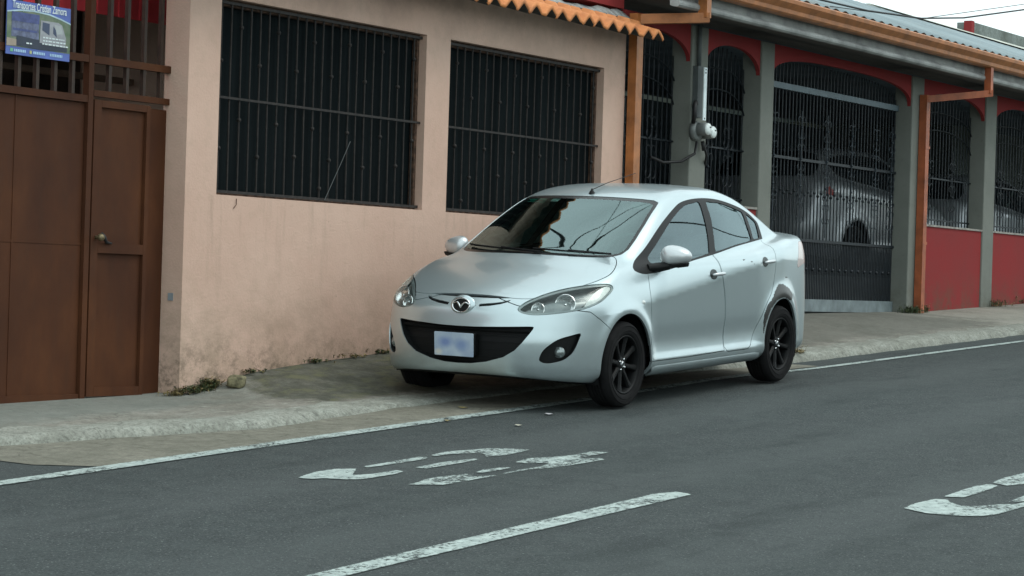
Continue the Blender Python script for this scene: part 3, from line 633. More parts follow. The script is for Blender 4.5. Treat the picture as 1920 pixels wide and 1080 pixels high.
# ---------------------------------------------------------------- car shape: one smooth solid F(P)<0
def pchip(xs,ys):
    xs=np.array(xs,float);ys=np.array(ys,float)
    if xs[0]>xs[-1]: xs=xs[::-1];ys=ys[::-1]
    h=np.diff(xs);d=np.diff(ys)/h
    m=np.zeros(len(xs));m[0]=d[0];m[-1]=d[-1]
    for i in range(1,len(xs)-1):
        if d[i-1]*d[i]>0:
            w1=2*h[i]+h[i-1];w2=h[i]+2*h[i-1];m[i]=(w1+w2)/(w1/d[i-1]+w2/d[i])
    def f(x):
        x=np.asarray(x,float);xc=np.clip(x,xs[0],xs[-1])
        i=np.clip(np.searchsorted(xs,xc)-1,0,len(xs)-2)
        t=(xc-xs[i])/h[i];t2=t*t;t3=t2*t
        r=(2*t3-3*t2+1)*ys[i]+(t3-2*t2+t)*h[i]*m[i]+(3*t2-2*t3)*ys[i+1]+(t3-t2)*h[i]*m[i+1]
        return r+np.where(x<xs[0],(x-xs[0])*m[0],0)+np.where(x>xs[-1],(x-xs[-1])*m[-1],0)
    return f
def smax(a,b,k):
    h=np.maximum(k-np.abs(a-b),0)/k
    return np.maximum(a,b)+h*h*h*k/6
def smin(a,b,k): return -smax(-a,-b,k)
class Shape: pass
def sedan():
    s=Shape()
    s.plan=pchip([-2.2,-2.0,-1.7,-1.5,-1.245,-.6,0,.6,1.0,1.245,1.6,1.85,2.1],[.60,.69,.765,.80,.828,.842,.842,.838,.832,.835,.820,.787,.70])
    s.zm=pchip([-2.2,-1.3,-.9,0,.9,1.3,2.0],[.93,.93,.91,.81,.70,.66,.60])
    s.sill=pchip([.14,.17,.20,.26,.30,.34,.42,.55,.7],[-.11,-.075,-.045,-.004,0,-.012,-.020,-.008,0])
    s.deck=pchip([2.2,2.1,2.0,1.95,1.90,1.8,1.6,1.4,1.17,.9,0,-.9,-1.3,-1.6,-1.9,-2.05,-2.12,-2.3],
                 [.60,.655,.705,.735,.762,.808,.882,.942,1.006,1.03,1.045,1.085,1.12,1.14,1.137,1.13,1.13,1.12])
    s.prof=pchip([.14,.19,.24,.32,.45,.55,.62,.69,.74,.78,.9],[1.95,2.00,2.045,2.067,2.075,2.06,2.045,2.025,1.985,1.92,1.7])
    s.bot=pchip([-2.2,-1.6,1.5,1.8,2.1],[.26,.19,.18,.20,.245])
    s.rear=pchip([.15,.2,.35,.55,.7,.9,1.05,1.12,1.2],[-2.05,-2.10,-2.17,-2.19,-2.17,-2.13,-2.10,-2.09,-2.08])
    s.wG=pchip([-1.9,-1.3,-.9,-.3,.3,.95,1.3],[.60,.70,.75,.775,.76,.70,.655])
    s.roof=pchip([1.2,.6,.31,0,-.25,-.6,-.95,-1.3,-1.8],[1.23,1.375,1.43,1.475,1.49,1.487,1.462,1.40,1.24])
    s.xw=pchip([.9,1.0,1.1,1.2,1.3,1.38,1.41,1.46,1.6],[1.38,1.19,.985,.78,.565,.385,.315,.17,-.2])
    s.xb=pchip([1.0,1.1,1.2,1.3,1.4,1.46],[-2.0,-1.76,-1.52,-1.29,-1.02,-.8])
    return s
def F(P,s):
    x,y,z=P[...,0],np.abs(P[...,1]),P[...,2]
    dz=np.maximum(z-s.zm(x),0)
    rf=np.hypot(x-1.245,z-.30);rr=np.hypot(x+1.245,z-.30)
    fl=.014*np.exp(-((rf-.36)/.055)**2)+.020*np.exp(-((rr-.37)/.07)**2)
    fl=fl*np.clip((z-.18)/.1,0,1)
    wnd=np.exp(-(np.maximum(np.abs(x)-.75,0)/.12)**2)
    si=s.sill(z); 
    W=s.plan(x)+np.where(z>.28,si*wnd,si)-.10*dz-.9*dz*dz+fl
    side=(y-W)
    deck=(z-(s.deck(x)-.10*y*y-.12*np.maximum(y-.55,0)**2))*.96
    fr=(x-(s.prof(z)-.9*y**3.6))
    rr_=(s.rear(z)+.50*y**3-x)
    L=smax(side,deck,.09)
    L=smax(L,fr,.09);L=smax(L,rr_,.10)
    gs=(y-(s.wG(x)-.42*(z-1.0)-.25*np.maximum(z-1.0,0)**2))*.92
    gr=z-(s.roof(x)-.085*y*y-.10*y**4)
    gw=(x-(s.xw(z)-.12*y*y-.70*y**4))*.42
    gb=(s.xb(z)+.25*y*y-x)*.5
    G=smax(gs,gr,.11);G=smax(G,gw,.07);G=smax(G,gb,.07);G=smax(G,.93-z,.03)
    R=smin(L,G,.05)
    return smax(R,s.bot(x)-z,.05)
def grad(P,s,e=.003):
    g=np.empty(P.shape)
    for i in range(3):
        d=np.zeros(3);d[i]=e
        g[...,i]=(F(P+d,s)-F(P-d,s))/(2*e)
    return g
def rayhit(o,d,s,tmax=1.6,n=70,inside=True):
    # o,d (m,3); find first sign change; inside start
    lo=np.zeros(len(o));t=np.linspace(0,tmax,n);hi=np.full(len(o),float(tmax));done=np.zeros(len(o),bool)
    for k in range(1,n):
        v=F(o+d*t[k],s)
        c=(~done)&((v>0) if inside else (v<0))
        lo[c]=t[k-1];hi[c]=t[k];done|=c
    for _ in range(26):
        m=(lo+hi)/2;v=F(o+d*m[:,None],s);c=(v>0) if inside else (v<0)
        hi=np.where(c,m,hi);lo=np.where(c,lo,m)
    return o+d*hi[:,None],done
# ---------------------------------------------------------------- car body machinery
def refine(V, T, mask, sh):
    """split the masked triangles 1->4 and push the new points onto the shape"""
    t = T[mask]; e = np.sort(np.concatenate([t[:, [0, 1]], t[:, [1, 2]], t[:, [2, 0]]]), 1)
    u, inv = np.unique(e, axis=0, return_inverse=True); inv = inv.ravel()
    M = (V[u[:, 0]] + V[u[:, 1]])/2; M = proj(M, sh); n = len(t); b = len(V)
    ab, bc, ca = inv[:n]+b, inv[n:2*n]+b, inv[2*n:]+b
    new = np.concatenate([np.stack([t[:, 0], ab, ca], 1), np.stack([ab, t[:, 1], bc], 1), np.stack([ca, bc, t[:, 2]], 1), np.stack([ab, bc, ca], 1)])
    # neighbours of refined triangles are split too so that no cracks open
    key = {(int(x), int(y)): b+i for i, (x, y) in enumerate(u)}
    rest = T[~mask]; es = np.isin(rest, np.unique(t)).sum(1) >= 2
    keep = [rest[~es]]; add = []
    for tri in rest[es]:
        tri = [int(q) for q in tri]; ms = [key.get((min(tri[i], tri[(i+1) % 3]), max(tri[i], tri[(i+1) % 3]))) for i in range(3)]
        poly = []
        for i in range(3):
            poly.append(tri[i])
            if ms[i] is not None: poly.append(ms[i])
        if len(poly) == 3: add.append(tri); continue
        k0 = next((i for i, q in enumerate(poly) if q >= b), 0); poly = poly[k0:]+poly[:k0]
        for i in range(1, len(poly)-1): add.append([poly[0], poly[i], poly[i+1]])
    if add: keep.append(np.array(add))
    return np.concatenate([V, M]), np.concatenate(keep+[new])
def proj(P, sh):
    for _ in range(2):
        g = grad(P, sh); f = F(P, sh); P = P - (f/np.maximum((g**2).sum(1), .05))[:, None]*g
    return P
def clip(V, T, g, sh=None):
    """keep g<=0, cutting triangles along g=0"""
    ins = g[T] <= 0; c = ins.sum(1); full = T[c == 3]; cut = T[(c == 1) | (c == 2)]; ci = ins[(c == 1) | (c == 2)]
    nv = []; key = {}; nt_ = []; b = len(V)
    def mid(i, j):
        k = (i, j) if i < j else (j, i)
        if k not in key:
            t = g[i]/(g[i]-g[j]); nv.append(V[i]+(V[j]-V[i])*t); key[k] = b+len(nv)-1
        return key[k]
    for tri, s_ in zip(cut.tolist(), ci.tolist()):
        n = sum(s_)
        k = s_.index(True) if n == 1 else s_.index(False)
        a, p, q = tri[k], tri[(k+1) % 3], tri[(k+2) % 3]
        m1, m2 = mid(a, p), mid(a, q)
        if n == 1: nt_.append((a, m1, m2))
        else: nt_.append((m1, p, q)); nt_.append((m1, q, m2))
    T2 = np.concatenate([full, np.array(nt_, int).reshape(-1, 3)]); V2 = np.concatenate([V, np.array(nv).reshape(-1, 3)])
    isnew = np.zeros(len(V2), bool); isnew[b:] = True
    u, inv = np.unique(T2, return_inverse=True)
    return V2[u], inv.reshape(-1, 3), isnew[u]
def bedges(T, cutv):
    e = np.concatenate([T[:, [0, 1]], T[:, [1, 2]], T[:, [2, 0]]]); s_ = np.sort(e, 1)
    _, i, c = np.unique(s_, axis=0, return_index=True, return_counts=True); e = e[i[c == 1]]
    return e[cutv[e].all(1)]
def panel(name, V, T, mats, parent, sh, off=0., attrs=None, flange=0., cutv=None, flip=False, midx=None, vec=None):
    N = grad(V, sh); N /= np.linalg.norm(N, axis=1)[:, None]
    P = V+N*off; n0 = len(P); faces = T.tolist(); nn = N
    if flange and cutv is not None and cutv.any():
        be = bedges(T, cutv); u, inv = np.unique(be, return_inverse=True); inv = inv.reshape(-1, 2)
        d = N[u] if vec is None else np.array(vec)[None].repeat(len(u), 0)
        A = P[u]; B = A-d*flange; k = len(u)
        P = np.concatenate([P, A, B]); e3 = np.zeros((2*k, 3)); nn = np.concatenate([N, e3])
        for i, j in inv.tolist(): faces.append([n0+j, n0+i, n0+k+i, n0+k+j])
    me = bpy.data.meshes.new(name); me.from_pydata(P.tolist(), [], faces); me.update()
    for m in (mats if isinstance(mats, (list, tuple)) else [mats]): me.materials.append(m)
    me.polygons.foreach_set('use_smooth', [True]*len(faces))
    if midx is not None:
        mi = np.zeros(len(faces), np.int32); mi[:len(T)] = midx(P[T].mean(1), N[T].mean(1)); me.polygons.foreach_set('material_index', mi)
    me.normals_split_custom_set_from_vertices([tuple(q) for q in nn.tolist()])
    for k, a in (attrs or {}).items():
        at = me.attributes.new(k, 'FLOAT', 'POINT'); z = np.zeros(len(P), np.float32); z[:n0] = a; at.data.foreach_set('value', z)
    o = bpy.data.objects.new(name, me); COL.objects.link(o)
    if parent: o.parent = parent
    return o
def body_mesh(sh, st=.0135, nphi=300, x0=-1.55, x1=1.45, zc=.62, nf=52):
    ph_ = np.linspace(0, 2*np.pi, nphi, endpoint=False) + 1e-4
    D = []; O = []
    for k in range(nf-1, 0, -1):
        th = .5*np.pi*k/nf; 
        for a in ph_: pass
        D.append(np.stack([-np.sin(th)*np.ones(nphi), np.cos(th)*np.sin(ph_), -np.cos(th)*np.cos(ph_)], 1)); O.append(np.array([[x0, 0, zc]]).repeat(nphi, 0))
    for x in np.linspace(x0, x1, int((x1-x0)/st)):
        D.append(np.stack([0*ph_, np.sin(ph_), -np.cos(ph_)], 1)); O.append(np.array([[x, 0, zc]]).repeat(nphi, 0))
    for k in range(1, nf):
        th = .5*np.pi*k/nf
        D.append(np.stack([np.sin(th)*np.ones(nphi), np.cos(th)*np.sin(ph_), -np.cos(th)*np.cos(ph_)], 1)); O.append(np.array([[x1, 0, zc]]).repeat(nphi, 0))
    n = len(D); D = np.concatenate(D+[np.array([[-1., 0, 0], [1., 0, 0]])]); O = np.concatenate(O+[np.array([[x0, 0, zc], [x1, 0, zc]])])
    V, _ = rayhit(O, D, sh, 1.5, 60)
    i, j = np.meshgrid(np.arange(n-1), np.arange(nphi), indexing='ij'); i = i.ravel(); j = j.ravel(); j2 = (j+1) % nphi
    a, b, c, d = i*nphi+j, (i+1)*nphi+j, (i+1)*nphi+j2, i*nphi+j2
    T = np.concatenate([np.stack([a, b, c], 1), np.stack([a, c, d], 1)])
    jj = np.arange(nphi); r, f_ = n*nphi, n*nphi+1
    T = np.concatenate([T, np.stack([np.full(nphi, r), jj, (jj+1) % nphi], 1), np.stack([np.full(nphi, f_), (n-1)*nphi+(jj+1) % nphi, (n-1)*nphi+jj], 1)])
    # outward winding
    N = np.cross(V[T[:, 1]]-V[T[:, 0]], V[T[:, 2]]-V[T[:, 0]]); G = grad(V[T].mean(1), sh)
    if (N*G).sum() < 0: T = T[:, ::-1]
    return V, T.copy()
def spl(P, n=6, closed=True):
    """Catmull-Rom through the points"""
    P = np.array(P, float); m = len(P); out = []
    for i in range(m if closed else m-1):
        p0, p1, p2, p3 = (P[(i-1) % m], P[i], P[(i+1) % m], P[(i+2) % m]) if closed else (P[max(i-1, 0)], P[i], P[i+1], P[min(i+2, m-1)])
        for k in range(n):
            t = k/n; out.append(.5*((2*p1)+(-p0+p2)*t+(2*p0-5*p1+4*p2-p3)*t*t+(-p0+3*p1-3*p2+p3)*t**3))
    return np.array(out)
def psd(C, P, ok):
    """signed distance to polygon P of 2D coords C, only where ok; far away elsewhere"""
    g = np.full(len(C), 1.0); lo = P.min(0)-.06; hi = P.max(0)+.06
    m = ok & (C >= lo).all(1) & (C <= hi).all(1); g[m] = polysd(C[m], P)
    return np.minimum(g, 1.0)
def azc(V): return np.stack([np.arctan2(np.abs(V[:, 1]), V[:, 0]-1.2)*.75, V[:, 2]], 1)
def AZ(p): return [(a*.75, z) for a, z in p]
def mirr(p): return p + [(-y, z) for y, z in p[::-1]]
# outlines read off the car: (x, z) on the flanks, (azimuth, z) round the nose, (y, z) for the screens, (x, y) for the bonnet
DLO = spl([(1.017,.941),(.768,1.057),(.449,1.215),(.146,1.330),(-.041,1.377),(-.315,1.397),(-.617,1.385),(-.902,1.338),(-1.10,1.283),(-1.215,1.222),(-1.235,1.20),(-1.215,1.13),(-1.193,1.089),(-1.15,1.084),(-.954,1.072),(-.567,1.043),(-.172,1.000),(.245,.960),(.530,.920),(.841,.893),(.970,.900)], 5)
GF = spl([(.775,.985),(.628,1.070),(.297,1.232),(-.013,1.341),(-.20,1.366),(-.285,1.368),(-.262,1.286),(-.200,1.157),(-.120,1.03),(-.10,1.012),(.0,.998),(.217,.975),(.548,.938),(.70,.935)], 4)
GR = spl([(-.400,1.366),(-.50,1.367),(-.668,1.355),(-.94,1.300),(-.985,1.275),(-.960,1.192),(-.941,1.10),(-.92,1.085),(-.80,1.072),(-.575,1.056),(-.235,1.020),(-.215,1.03),(-.284,1.139),(-.361,1.268)], 4)
GQ = spl([(-1.045,1.268),(-1.10,1.255),(-1.175,1.222),(-1.19,1.20),(-1.165,1.151),(-1.135,1.105),(-1.11,1.096),(-.995,1.090),(-.985,1.10),(-1.015,1.174)], 4)
DFP = np.concatenate([spl([(.872,.900),(.90,.80),(.902,.70),(.892,.60),(.895,.50),(.915,.40),(.93,.33),(.925,.30)], 4, False), spl([(.90,.292),(-.20,.292)], 2, False), spl([(-.245,.30),(-.252,.42),(-.255,.56),(-.225,.70),(-.175,.82),(-.140,.93),(-.130,1.02)], 4, False), np.array([(-.1, 1.02), (.5, .97), (.86, .92)])])
DRP = np.concatenate([np.array([(-.140, 1.02)]), spl([(-.150,.93),(-.185,.82),(-.235,.70),(-.265,.56),(-.262,.42),(-.255,.30)], 4, False), np.array([(-.30, .292), (-.64, .292)]), spl([(-.70,.32),(-.79,.43),(-.87,.53),(-.955,.625),(-1.04,.70),(-1.09,.79),(-1.115,.90),(-1.12,1.0),(-1.145,1.09)], 4, False), np.array([(-1.14, 1.10), (-.6, 1.06)])])
HOOD = (lambda p: p + [(x, -y) for x, y in p[::-1]])([(float(a_), float(b_)) for a_, b_ in spl([(1.917, 0), (1.915, .285), (1.885, .45), (1.80, .545), (1.70, .610), (1.60, .665), (1.463, .715), (1.311, .730), (1.168, .692), (1.045, .618), (1.085, .55), (1.125, .45), (1.155, .25), (1.165, 0)], 4, False)] + [(1.165, 0)])
HLP = spl(AZ([(.478,.678),(.513,.712),(.578,.741),(.700,.777),(.854,.808),(1.009,.828),(1.167,.841),(1.285,.843),(1.335,.832),(1.342,.814),(1.305,.792),(1.247,.770),(1.143,.730),(1.015,.694),(.931,.677),(.809,.661),(.695,.650),(.593,.645),(.515,.655)]), 4)
TURN = spl(AZ([(1.285,.834),(1.328,.820),(1.231,.772),(1.117,.733),(1.03,.705),(.985,.698),(1.042,.751),(1.155,.806)]), 4)
GRP = np.array(mirr([(0., .552), (.12, .553), (.34, .563), (.49, .570), (.522, .570), (.522, .556), (.503, .522), (.466, .465), (.418, .410), (.342, .362), (.215, .325), (.10, .308), (0., .305)]))
SLP = np.array(mirr([(0., .758), (.116, .757), (.22, .753), (.335, .745), (.25, .740), (.15, .738), (0., .737)]))
ARCP = np.array(AZ([(.145,.700),(.26,.710),(.34,.719),(.42,.736),(.395,.720),(.33,.704),(.25,.692),(.15,.683)]))
FOGP = spl(AZ([(.946,.527),(.938,.50),(.926,.475),(.900,.425),(.872,.389),(.81,.350),(.724,.331),(.665,.333),(.637,.355),(.662,.413),(.719,.460),(.779,.491),(.869,.514)]), 4)
WSP = np.array(mirr([(0, 1.401), (.15, 1.400), (.286, 1.397), (.42, 1.392), (.51, 1.384), (.548, 1.368), (.565, 1.332), (.604, 1.224), (.633, 1.118), (.645, 1.055), (.635, 1.022), (.60, 1.006), (.54, 1.001), (.45, 1.0), (.241, 1.004), (0, 1.008)]))
RWP = np.array(mirr([(0, 1.425), (.2, 1.42), (.42, 1.40), (.50, 1.37), (.545, 1.28), (.575, 1.20), (.54, 1.185), (.3, 1.18), (0, 1.18)]))
TLP = spl([(-1.628,.862),(-1.66,.95),(-1.72,1.03),(-1.80,1.055),(-1.95,1.04),(-2.15,1.02),(-2.3,1.0),(-2.3,.86),(-2.1,.87),(-1.9,.885),(-1.75,.872)], 4)
# ---------------------------------------------------------------- car materials
def paint(name, base, dirty=.2, scrape=True):
    s = NT(name); p = s.map(); xyz = s.sep()
    n1 = s.noise(3, 5, .6, p)
    col = s.mix(s.ramp(n1, [(.45, 0.), (.75, .12)]), base, tuple(v*.75 for v in base))
    lo = s.n.new('ShaderNodeMapRange'); lo.inputs[1].default_value = .22; lo.inputs[2].default_value = .55; lo.inputs[3].default_value = 1; lo.inputs[4].default_value = 0; s.l.new(xyz[2], lo.inputs[0])
    dd = s.math('MULTIPLY', lo.outputs[0], s.ramp(s.noise(6, 6, .7, s.map((.5, 1, 1.5))), [(.35, .15), (.7, .8)]))
    col = s.mix(s.math('MULTIPLY', dd, dirty*2), col, (.20, .19, .165))
    met = .72 if scrape else .5; ro = s.ramp(n1, [(.3, .30), (.7, .345)])
    if scrape:
        a = s.attr('scrape'); m = s.ramp(s.math('MULTIPLY', s.math('ADD', a, s.math('MULTIPLY', s.math('SUBTRACT', s.noise(38, 6, .8, p), .5), .9)), s.math('MULTIPLY', a, 6, clamp=True)), [(.46, 0.), (.48, 1.)])
        sc = s.ramp(s.noise(60, 5, .8, p), [(.38, (.008, .008, .0075)), (.58, (.026, .025, .022)), (.74, (.10, .095, .085))])
        col = s.mix(m, col, sc)
        s.set(Metallic=s.math('MULTIPLY', s.math('SUBTRACT', 1., m), met), Coat_Weight=s.math('MULTIPLY', s.math('SUBTRACT', 1., m), .6))
    else: s.set(Metallic=met, Coat_Weight=.6)
    s.set(Base_Color=col, Roughness=ro, Coat_Roughness=.04); return s.m
SILV = paint('silver_paint', (.53, .62, .64))
SILV2 = paint('silver_white_paint', (.60, .63, .64), .1, False); SILV3 = paint('dull_silver_paint', (.55, .58, .60), .1, False)
def glassm(name, tint, ior=1.55, edge=None, gt=(.95, 1, .99)):
    s = NT(name); s.n.remove(s.b)
    tr = s.n.new('ShaderNodeBsdfTransparent'); tr.inputs[0].default_value = (*tint, 1)
    gl = s.n.new('ShaderNodeBsdfGlossy'); gl.inputs['Roughness'].default_value = .015; gl.inputs[0].default_value = (*gt, 1)
    fz = s.n.new('ShaderNodeFresnel'); fz.inputs[0].default_value = ior
    m = s.n.new('ShaderNodeMixShader'); s.l.new(fz.outputs[0], m.inputs[0]); s.l.new(tr.outputs[0], m.inputs[1]); s.l.new(gl.outputs[0], m.inputs[2])
    o = m.outputs[0]
    if edge:
        bl = s.n.new('ShaderNodeBsdfPrincipled'); bl.inputs['Base Color'].default_value = (.008, .009, .009, 1); bl.inputs['Roughness'].default_value = .25
        m2 = s.n.new('ShaderNodeMixShader'); s.l.new(s.ramp(s.attr('edge'), [(edge, 0.), (edge+.012, 1.)]), m2.inputs[0]); s.l.new(bl.outputs[0], m2.inputs[1]); s.l.new(o, m2.inputs[2]); o = m2.outputs[0]
    s.l.new(o, s.out.inputs[0]); return s.m
WSG = glassm('windscreen_glass', (.72, .94, .88), 2.5, .30, (.78, .98, .97)); SDG = glassm('tinted_glass', (.32, .42, .41), 2.3, None, (.78, .96, 1.)); LENS = glassm('lens_clear', (.97, .99, .98), 1.28)
BLK = simple('black_trim', (.006, .0065, .007), .5, 0, .12, 8, 0, .25); GRL = simple('black_mesh_plastic', (.006, .0065, .007), .6, 0, .1, 8, 0, .2)
TYRE = simple('tyre', (.011, .011, .0115), .9, 0, .2, 20, .15, .2); RIM = simple('black_rim', (.006, .0065, .007), .55, .0, .25, 10, 0, .2)
CHR = simple('chrome', (.72, .75, .76), .16, 1., .05); HLH = simple('lamp_bezel', (.20, .225, .225), .28, .7, .15, 12)
REFL = simple('lamp_reflector', (.95, .97, .97), .22, .85, .03); TRN = simple('turn_lens', (.78, .82, .79), .25, .0, .1, 30)
INT = simple('cabin_cloth', (.26, .30, .28), .9, 0, .3, 20); INT2 = simple('cabin_plastic', (.12, .145, .14), .6)
RED = simple('tail_red', (.50, .10, .09), .2, 0, .1); PINKL = simple('tail_clear_pink', (.62, .52, .50), .15, 0, .1, 10)
# ---------------------------------------------------------------- wheels
def make_wheel(root, cx, cy, side):
    """empty at the hub; tyre, rim, centre_cap"""
    w_ = empty('wheel', (cx, cy, .293)); w_.parent = root; s_ = side
    mb = MB(); R = .291; prof = [(.195, .070), (.205, .086), (.222, .092), (.248, .094), (.267, .090), (.281, .080), (.288, .066), (R, .050)]
    for t in (.034, .012, -.012, -.034): prof += [(R, t+.006), (R-.007, t+.004), (R-.007, t-.004), (R, t-.006)]
    prof += [(R, -.050), (.288, -.066), (.281, -.080), (.267, -.090), (.248, -.094), (.222, -.092), (.205, -.086), (.195, -.070)]
    mb.lathe([(r, t*s_) for r, t in prof], (0, 0, 0), 1, 72)
    for r0 in (.232, .262): mb.lathe([(r0-.003, .0935*s_), (r0, .0965*s_), (r0+.003, .0935*s_)], (0, 0, 0), 1, 60)
    mb.build('tyre', TYRE, w_)
    mb = MB(); mb.lathe([(.198, .074*s_), (.200, .083*s_), (.193, .086*s_), (.186, .078*s_), (.180, .050*s_), (.176, -.06*s_), (.190, -.075*s_)], (0, 0, 0), 1, 72)
    mb.lathe([(0, .020*s_), (.176, .006*s_), (.178, -.002*s_), (0, .010*s_)], (0, 0, 0), 1, 48)
    for k in range(8):                                  # eight tapered spokes in the dished black rim
        an = 2*math.pi*k/8+.2
        def pt(r, off, y):
            return (math.cos(an)*r-math.sin(an)*off, y*s_, math.sin(an)*r+math.cos(an)*off)
        sec = [(.035, .019, .055), (.09, .017, .062), (.14, .018, .066), (.187, .027, .074)]
        vs = []
        for r, h, y in sec: vs += [pt(r, -h, y-.012), pt(r, -h*.55, y), pt(r, 0, y+.001), pt(r, h*.55, y), pt(r, h, y-.012), pt(r, h*.8, y-.05), pt(r, -h*.8, y-.05)]
        fs = [(i*7+j, i*7+(j+1) % 7, (i+1)*7+(j+1) % 7, (i+1)*7+j) for i in range(3) for j in range(7)]; mb.add(vs, fs)
    mb.lathe([(0, .058*s_), (.035, .060*s_), (.052, .055*s_), (.058, .03*s_), (.058, -.0*s_)], (0, 0, 0), 1, 36)
    mb.build('rim', RIM, w_)
    mb = MB(); mb.lathe([(0, .068*s_), (.018, .067*s_), (.026, .064*s_), (.028, .058*s_)], (0, 0, 0), 1, 24); c = mb.build('centre_cap', simple('cap_dark', (.12, .125, .13), .3, .8), w_)
    mb = MB()
    mb.lathe([(.014, .0675*s_), (.017, .0705*s_), (.020, .0665*s_)], (0, 0, 0), 1, 20)
    mb.build('cap_emblem', CHR, w_)
    for k in range(4):
        an = 2*math.pi*(k+.35)/4; mb = MB(); mb.lathe([(0, .066*s_), (.006, .066*s_), (.0075, .058*s_), (.0075, .05*s_)], (math.cos(an)*.040, 0, math.sin(an)*.040), 1, 8)
        mb.build('lug_nut', CHR, w_)
    return w_
# ---------------------------------------------------------------- the two cars
def make_car(root, sh, PM, detail=True, st=.0135, nphi=300, nf=52):
    V, T = body_mesh(sh, st, nphi, nf=nf, x0=sh.x0)
    if detail:
        c = V[T].mean(1); m = (c[:, 0] > 1.35) & (c[:, 2] > .27) & (c[:, 2] < .88)
        V, T = refine(V, T, m, sh)
    flank = lambda V: (np.abs(V[:, 1]) > .40)
    xz = lambda V: V[:, [0, 2]]; yz = lambda V: V[:, [1, 2]]; xy = lambda V: V[:, [0, 1]]
    def nx(V): g = grad(V, sh); return g/np.linalg.norm(g, axis=1)[:, None]
    def g_dlo(V): return psd(xz(V), sh.DLO, flank(V))
    def g_ws(V): return psd(yz(V), WSP, (V[:, 0] > sh.xw(V[:, 2])-.12*V[:, 1]**2-.70*V[:, 1]**4-.09) & (V[:, 2] > .99) & (V[:, 0] < 1.4))
    def g_rw(V): return psd(yz(V), sh.RWP, (V[:, 0] < sh.xb(V[:, 2])+.25*V[:, 1]**2+.09) & (V[:, 2] > 1.0))
    def g_arch(V):
        r = np.minimum(np.hypot(V[:, 0]-1.245, V[:, 2]-.295), np.hypot(V[:, 0]+1.245, V[:, 2]-.295)); return np.maximum(r-.345, .50-np.abs(V[:, 1]))
    def g_grl(V): return psd(yz(V), GRP, V[:, 0] > 1.5)
    def g_slot(V): return psd(yz(V), SLP, V[:, 0] > 1.6)
    def g_arc(V): return psd(azc(V), ARCP, V[:, 0] > 1.6)
    def g_hl(V): return psd(azc(V), HLP, V[:, 0] > 1.25)
    def g_fog(V): return psd(azc(V), FOGP, V[:, 0] > 1.25)
    def g_tl(V): return psd(xz(V), getattr(sh, 'TLP', TLP), (V[:, 0] < -1.5) & (np.abs(V[:, 1]) > getattr(sh, 'tly', .36)))
    def g_df(V): return psd(xz(V), DFP, flank(V))
    def g_dr(V): return psd(xz(V), DRP, flank(V))
    def g_hood(V): return psd(xy(V), np.array(HOOD), (V[:, 2] > .70) & (V[:, 2] < 1.03))
    def g_bump(V):
        a = azc(V)[:, 0]/.75; zl = np.interp(a, [0, .3, .48, .7, .93, 1.03, 1.17, 1.3], [.748, .742, .70, .69, .675, .665, .585, .50])
        return np.where(V[:, 0] > 1.3, V[:, 2]-zl, 1.0)
    def cut(V, T, g, keep_in, mg=0., sgn=1):
        gg = g(V); return clip(V, T, gg+mg if keep_in else -(gg-mg))
    seq_out = [(g_dlo, 0), (g_ws, .000), (g_rw, 0), (g_arch, 0)]
    if detail: seq_out += [(g_grl, .0), (g_slot, 0), (g_arc, 0), (g_fog, 0), (g_hl, .0015)]
    seq_out += [(g_tl, .0015)]
    def scr(V):
        P = np.array([(-1.03, .635), (-1.10, .70), (-1.17, .745), (-1.235, .745), (-1.30, .725), (-1.39, .70), (-1.47, .655), (-1.42, .62), (-1.25, .655), (-1.12, .64), (-1.0, .58), (-.93, .50), (-.88, .40), (-.90, .53), (-.96, .60)])
        g = np.where(V[:, 1] > 0, psd(xz(V), P, flank(V)), 1.); d = np.clip(.62-g/.045, 0, 1)
        for q in ([(-1.30, .80), (-1.345, .785), (-1.36, .795)], [(-.50, .955), (-.62, .945), (-.70, .915), (-.71, .93)]):
            g = np.where(V[:, 1] > 0, psd(xz(V), np.array(q), flank(V)), 1.); d = np.maximum(d, np.clip(.62-np.maximum(g, 0)/.012, 0, 1))
        return d
    kw = lambda V: dict(attrs={'scrape': scr(V)}) if detail else {}
    # base = everything minus openings
    B = V, T; cv = np.zeros(len(V), bool)
    def run(V, T, cv, g, mg, inside):
        V2, T2, new = cut(V, T, g, inside, mg)
        # carry old cut flags by position
        if cv.any():
            old = {tuple(np.round(p, 6)) for p in V[cv]}; new = new | np.array([tuple(q) in old for q in np.round(V2, 6)])
        return V2, T2, new
    for g, mg in seq_out: B = run(*B, cv, g, mg, False); cv = B[2]; B = B[:2]
    full = (B[0], B[1], cv)
    def take(Bf, g, mg=.0028):
        V, T, cv = Bf; i = run(V, T, cv, g, mg, True); o_ = run(V, T, cv, g, mg, False); return i, o_
    def g_under(V): return np.where(V[:, 2] < .40, V[:, 2]-(sh.bot(V[:, 0])+.006), 1.0)
    under, full = take(full, g_under, 0.)
    panel('under_tray', under[0], under[1], BLK, root, sh, -.002)
    body = full
    if detail:
        hood, body = take(body, g_hood); bump, body = take(body, g_bump)
        panel('hood', hood[0], hood[1], PM, root, sh, 0, flange=.012, cutv=hood[2], **kw(hood[0]))
        panel('front_bumper', bump[0], bump[1], PM, root, sh, 0, flange=.007, cutv=bump[2], **kw(bump[0]))
    doors = []
    for nm, g in (('door', g_df), ('door', g_dr)):
        d, body = take(body, g)
        for sd_ in (1, -1):
            Vd, Td, cd_ = d; k = (Vd[Td][:, :, 1].mean(1)*sd_ > 0); u, inv = np.unique(Td[k], return_inverse=True)
            doors.append(panel(nm, Vd[u], inv.reshape(-1, 3), PM, root, sh, 0, flange=.012, cutv=cd_[u], **kw(Vd[u])))
    panel('body', body[0], body[1], PM, root, sh, 0, flange=.018, cutv=body[2], **kw(body[0]))
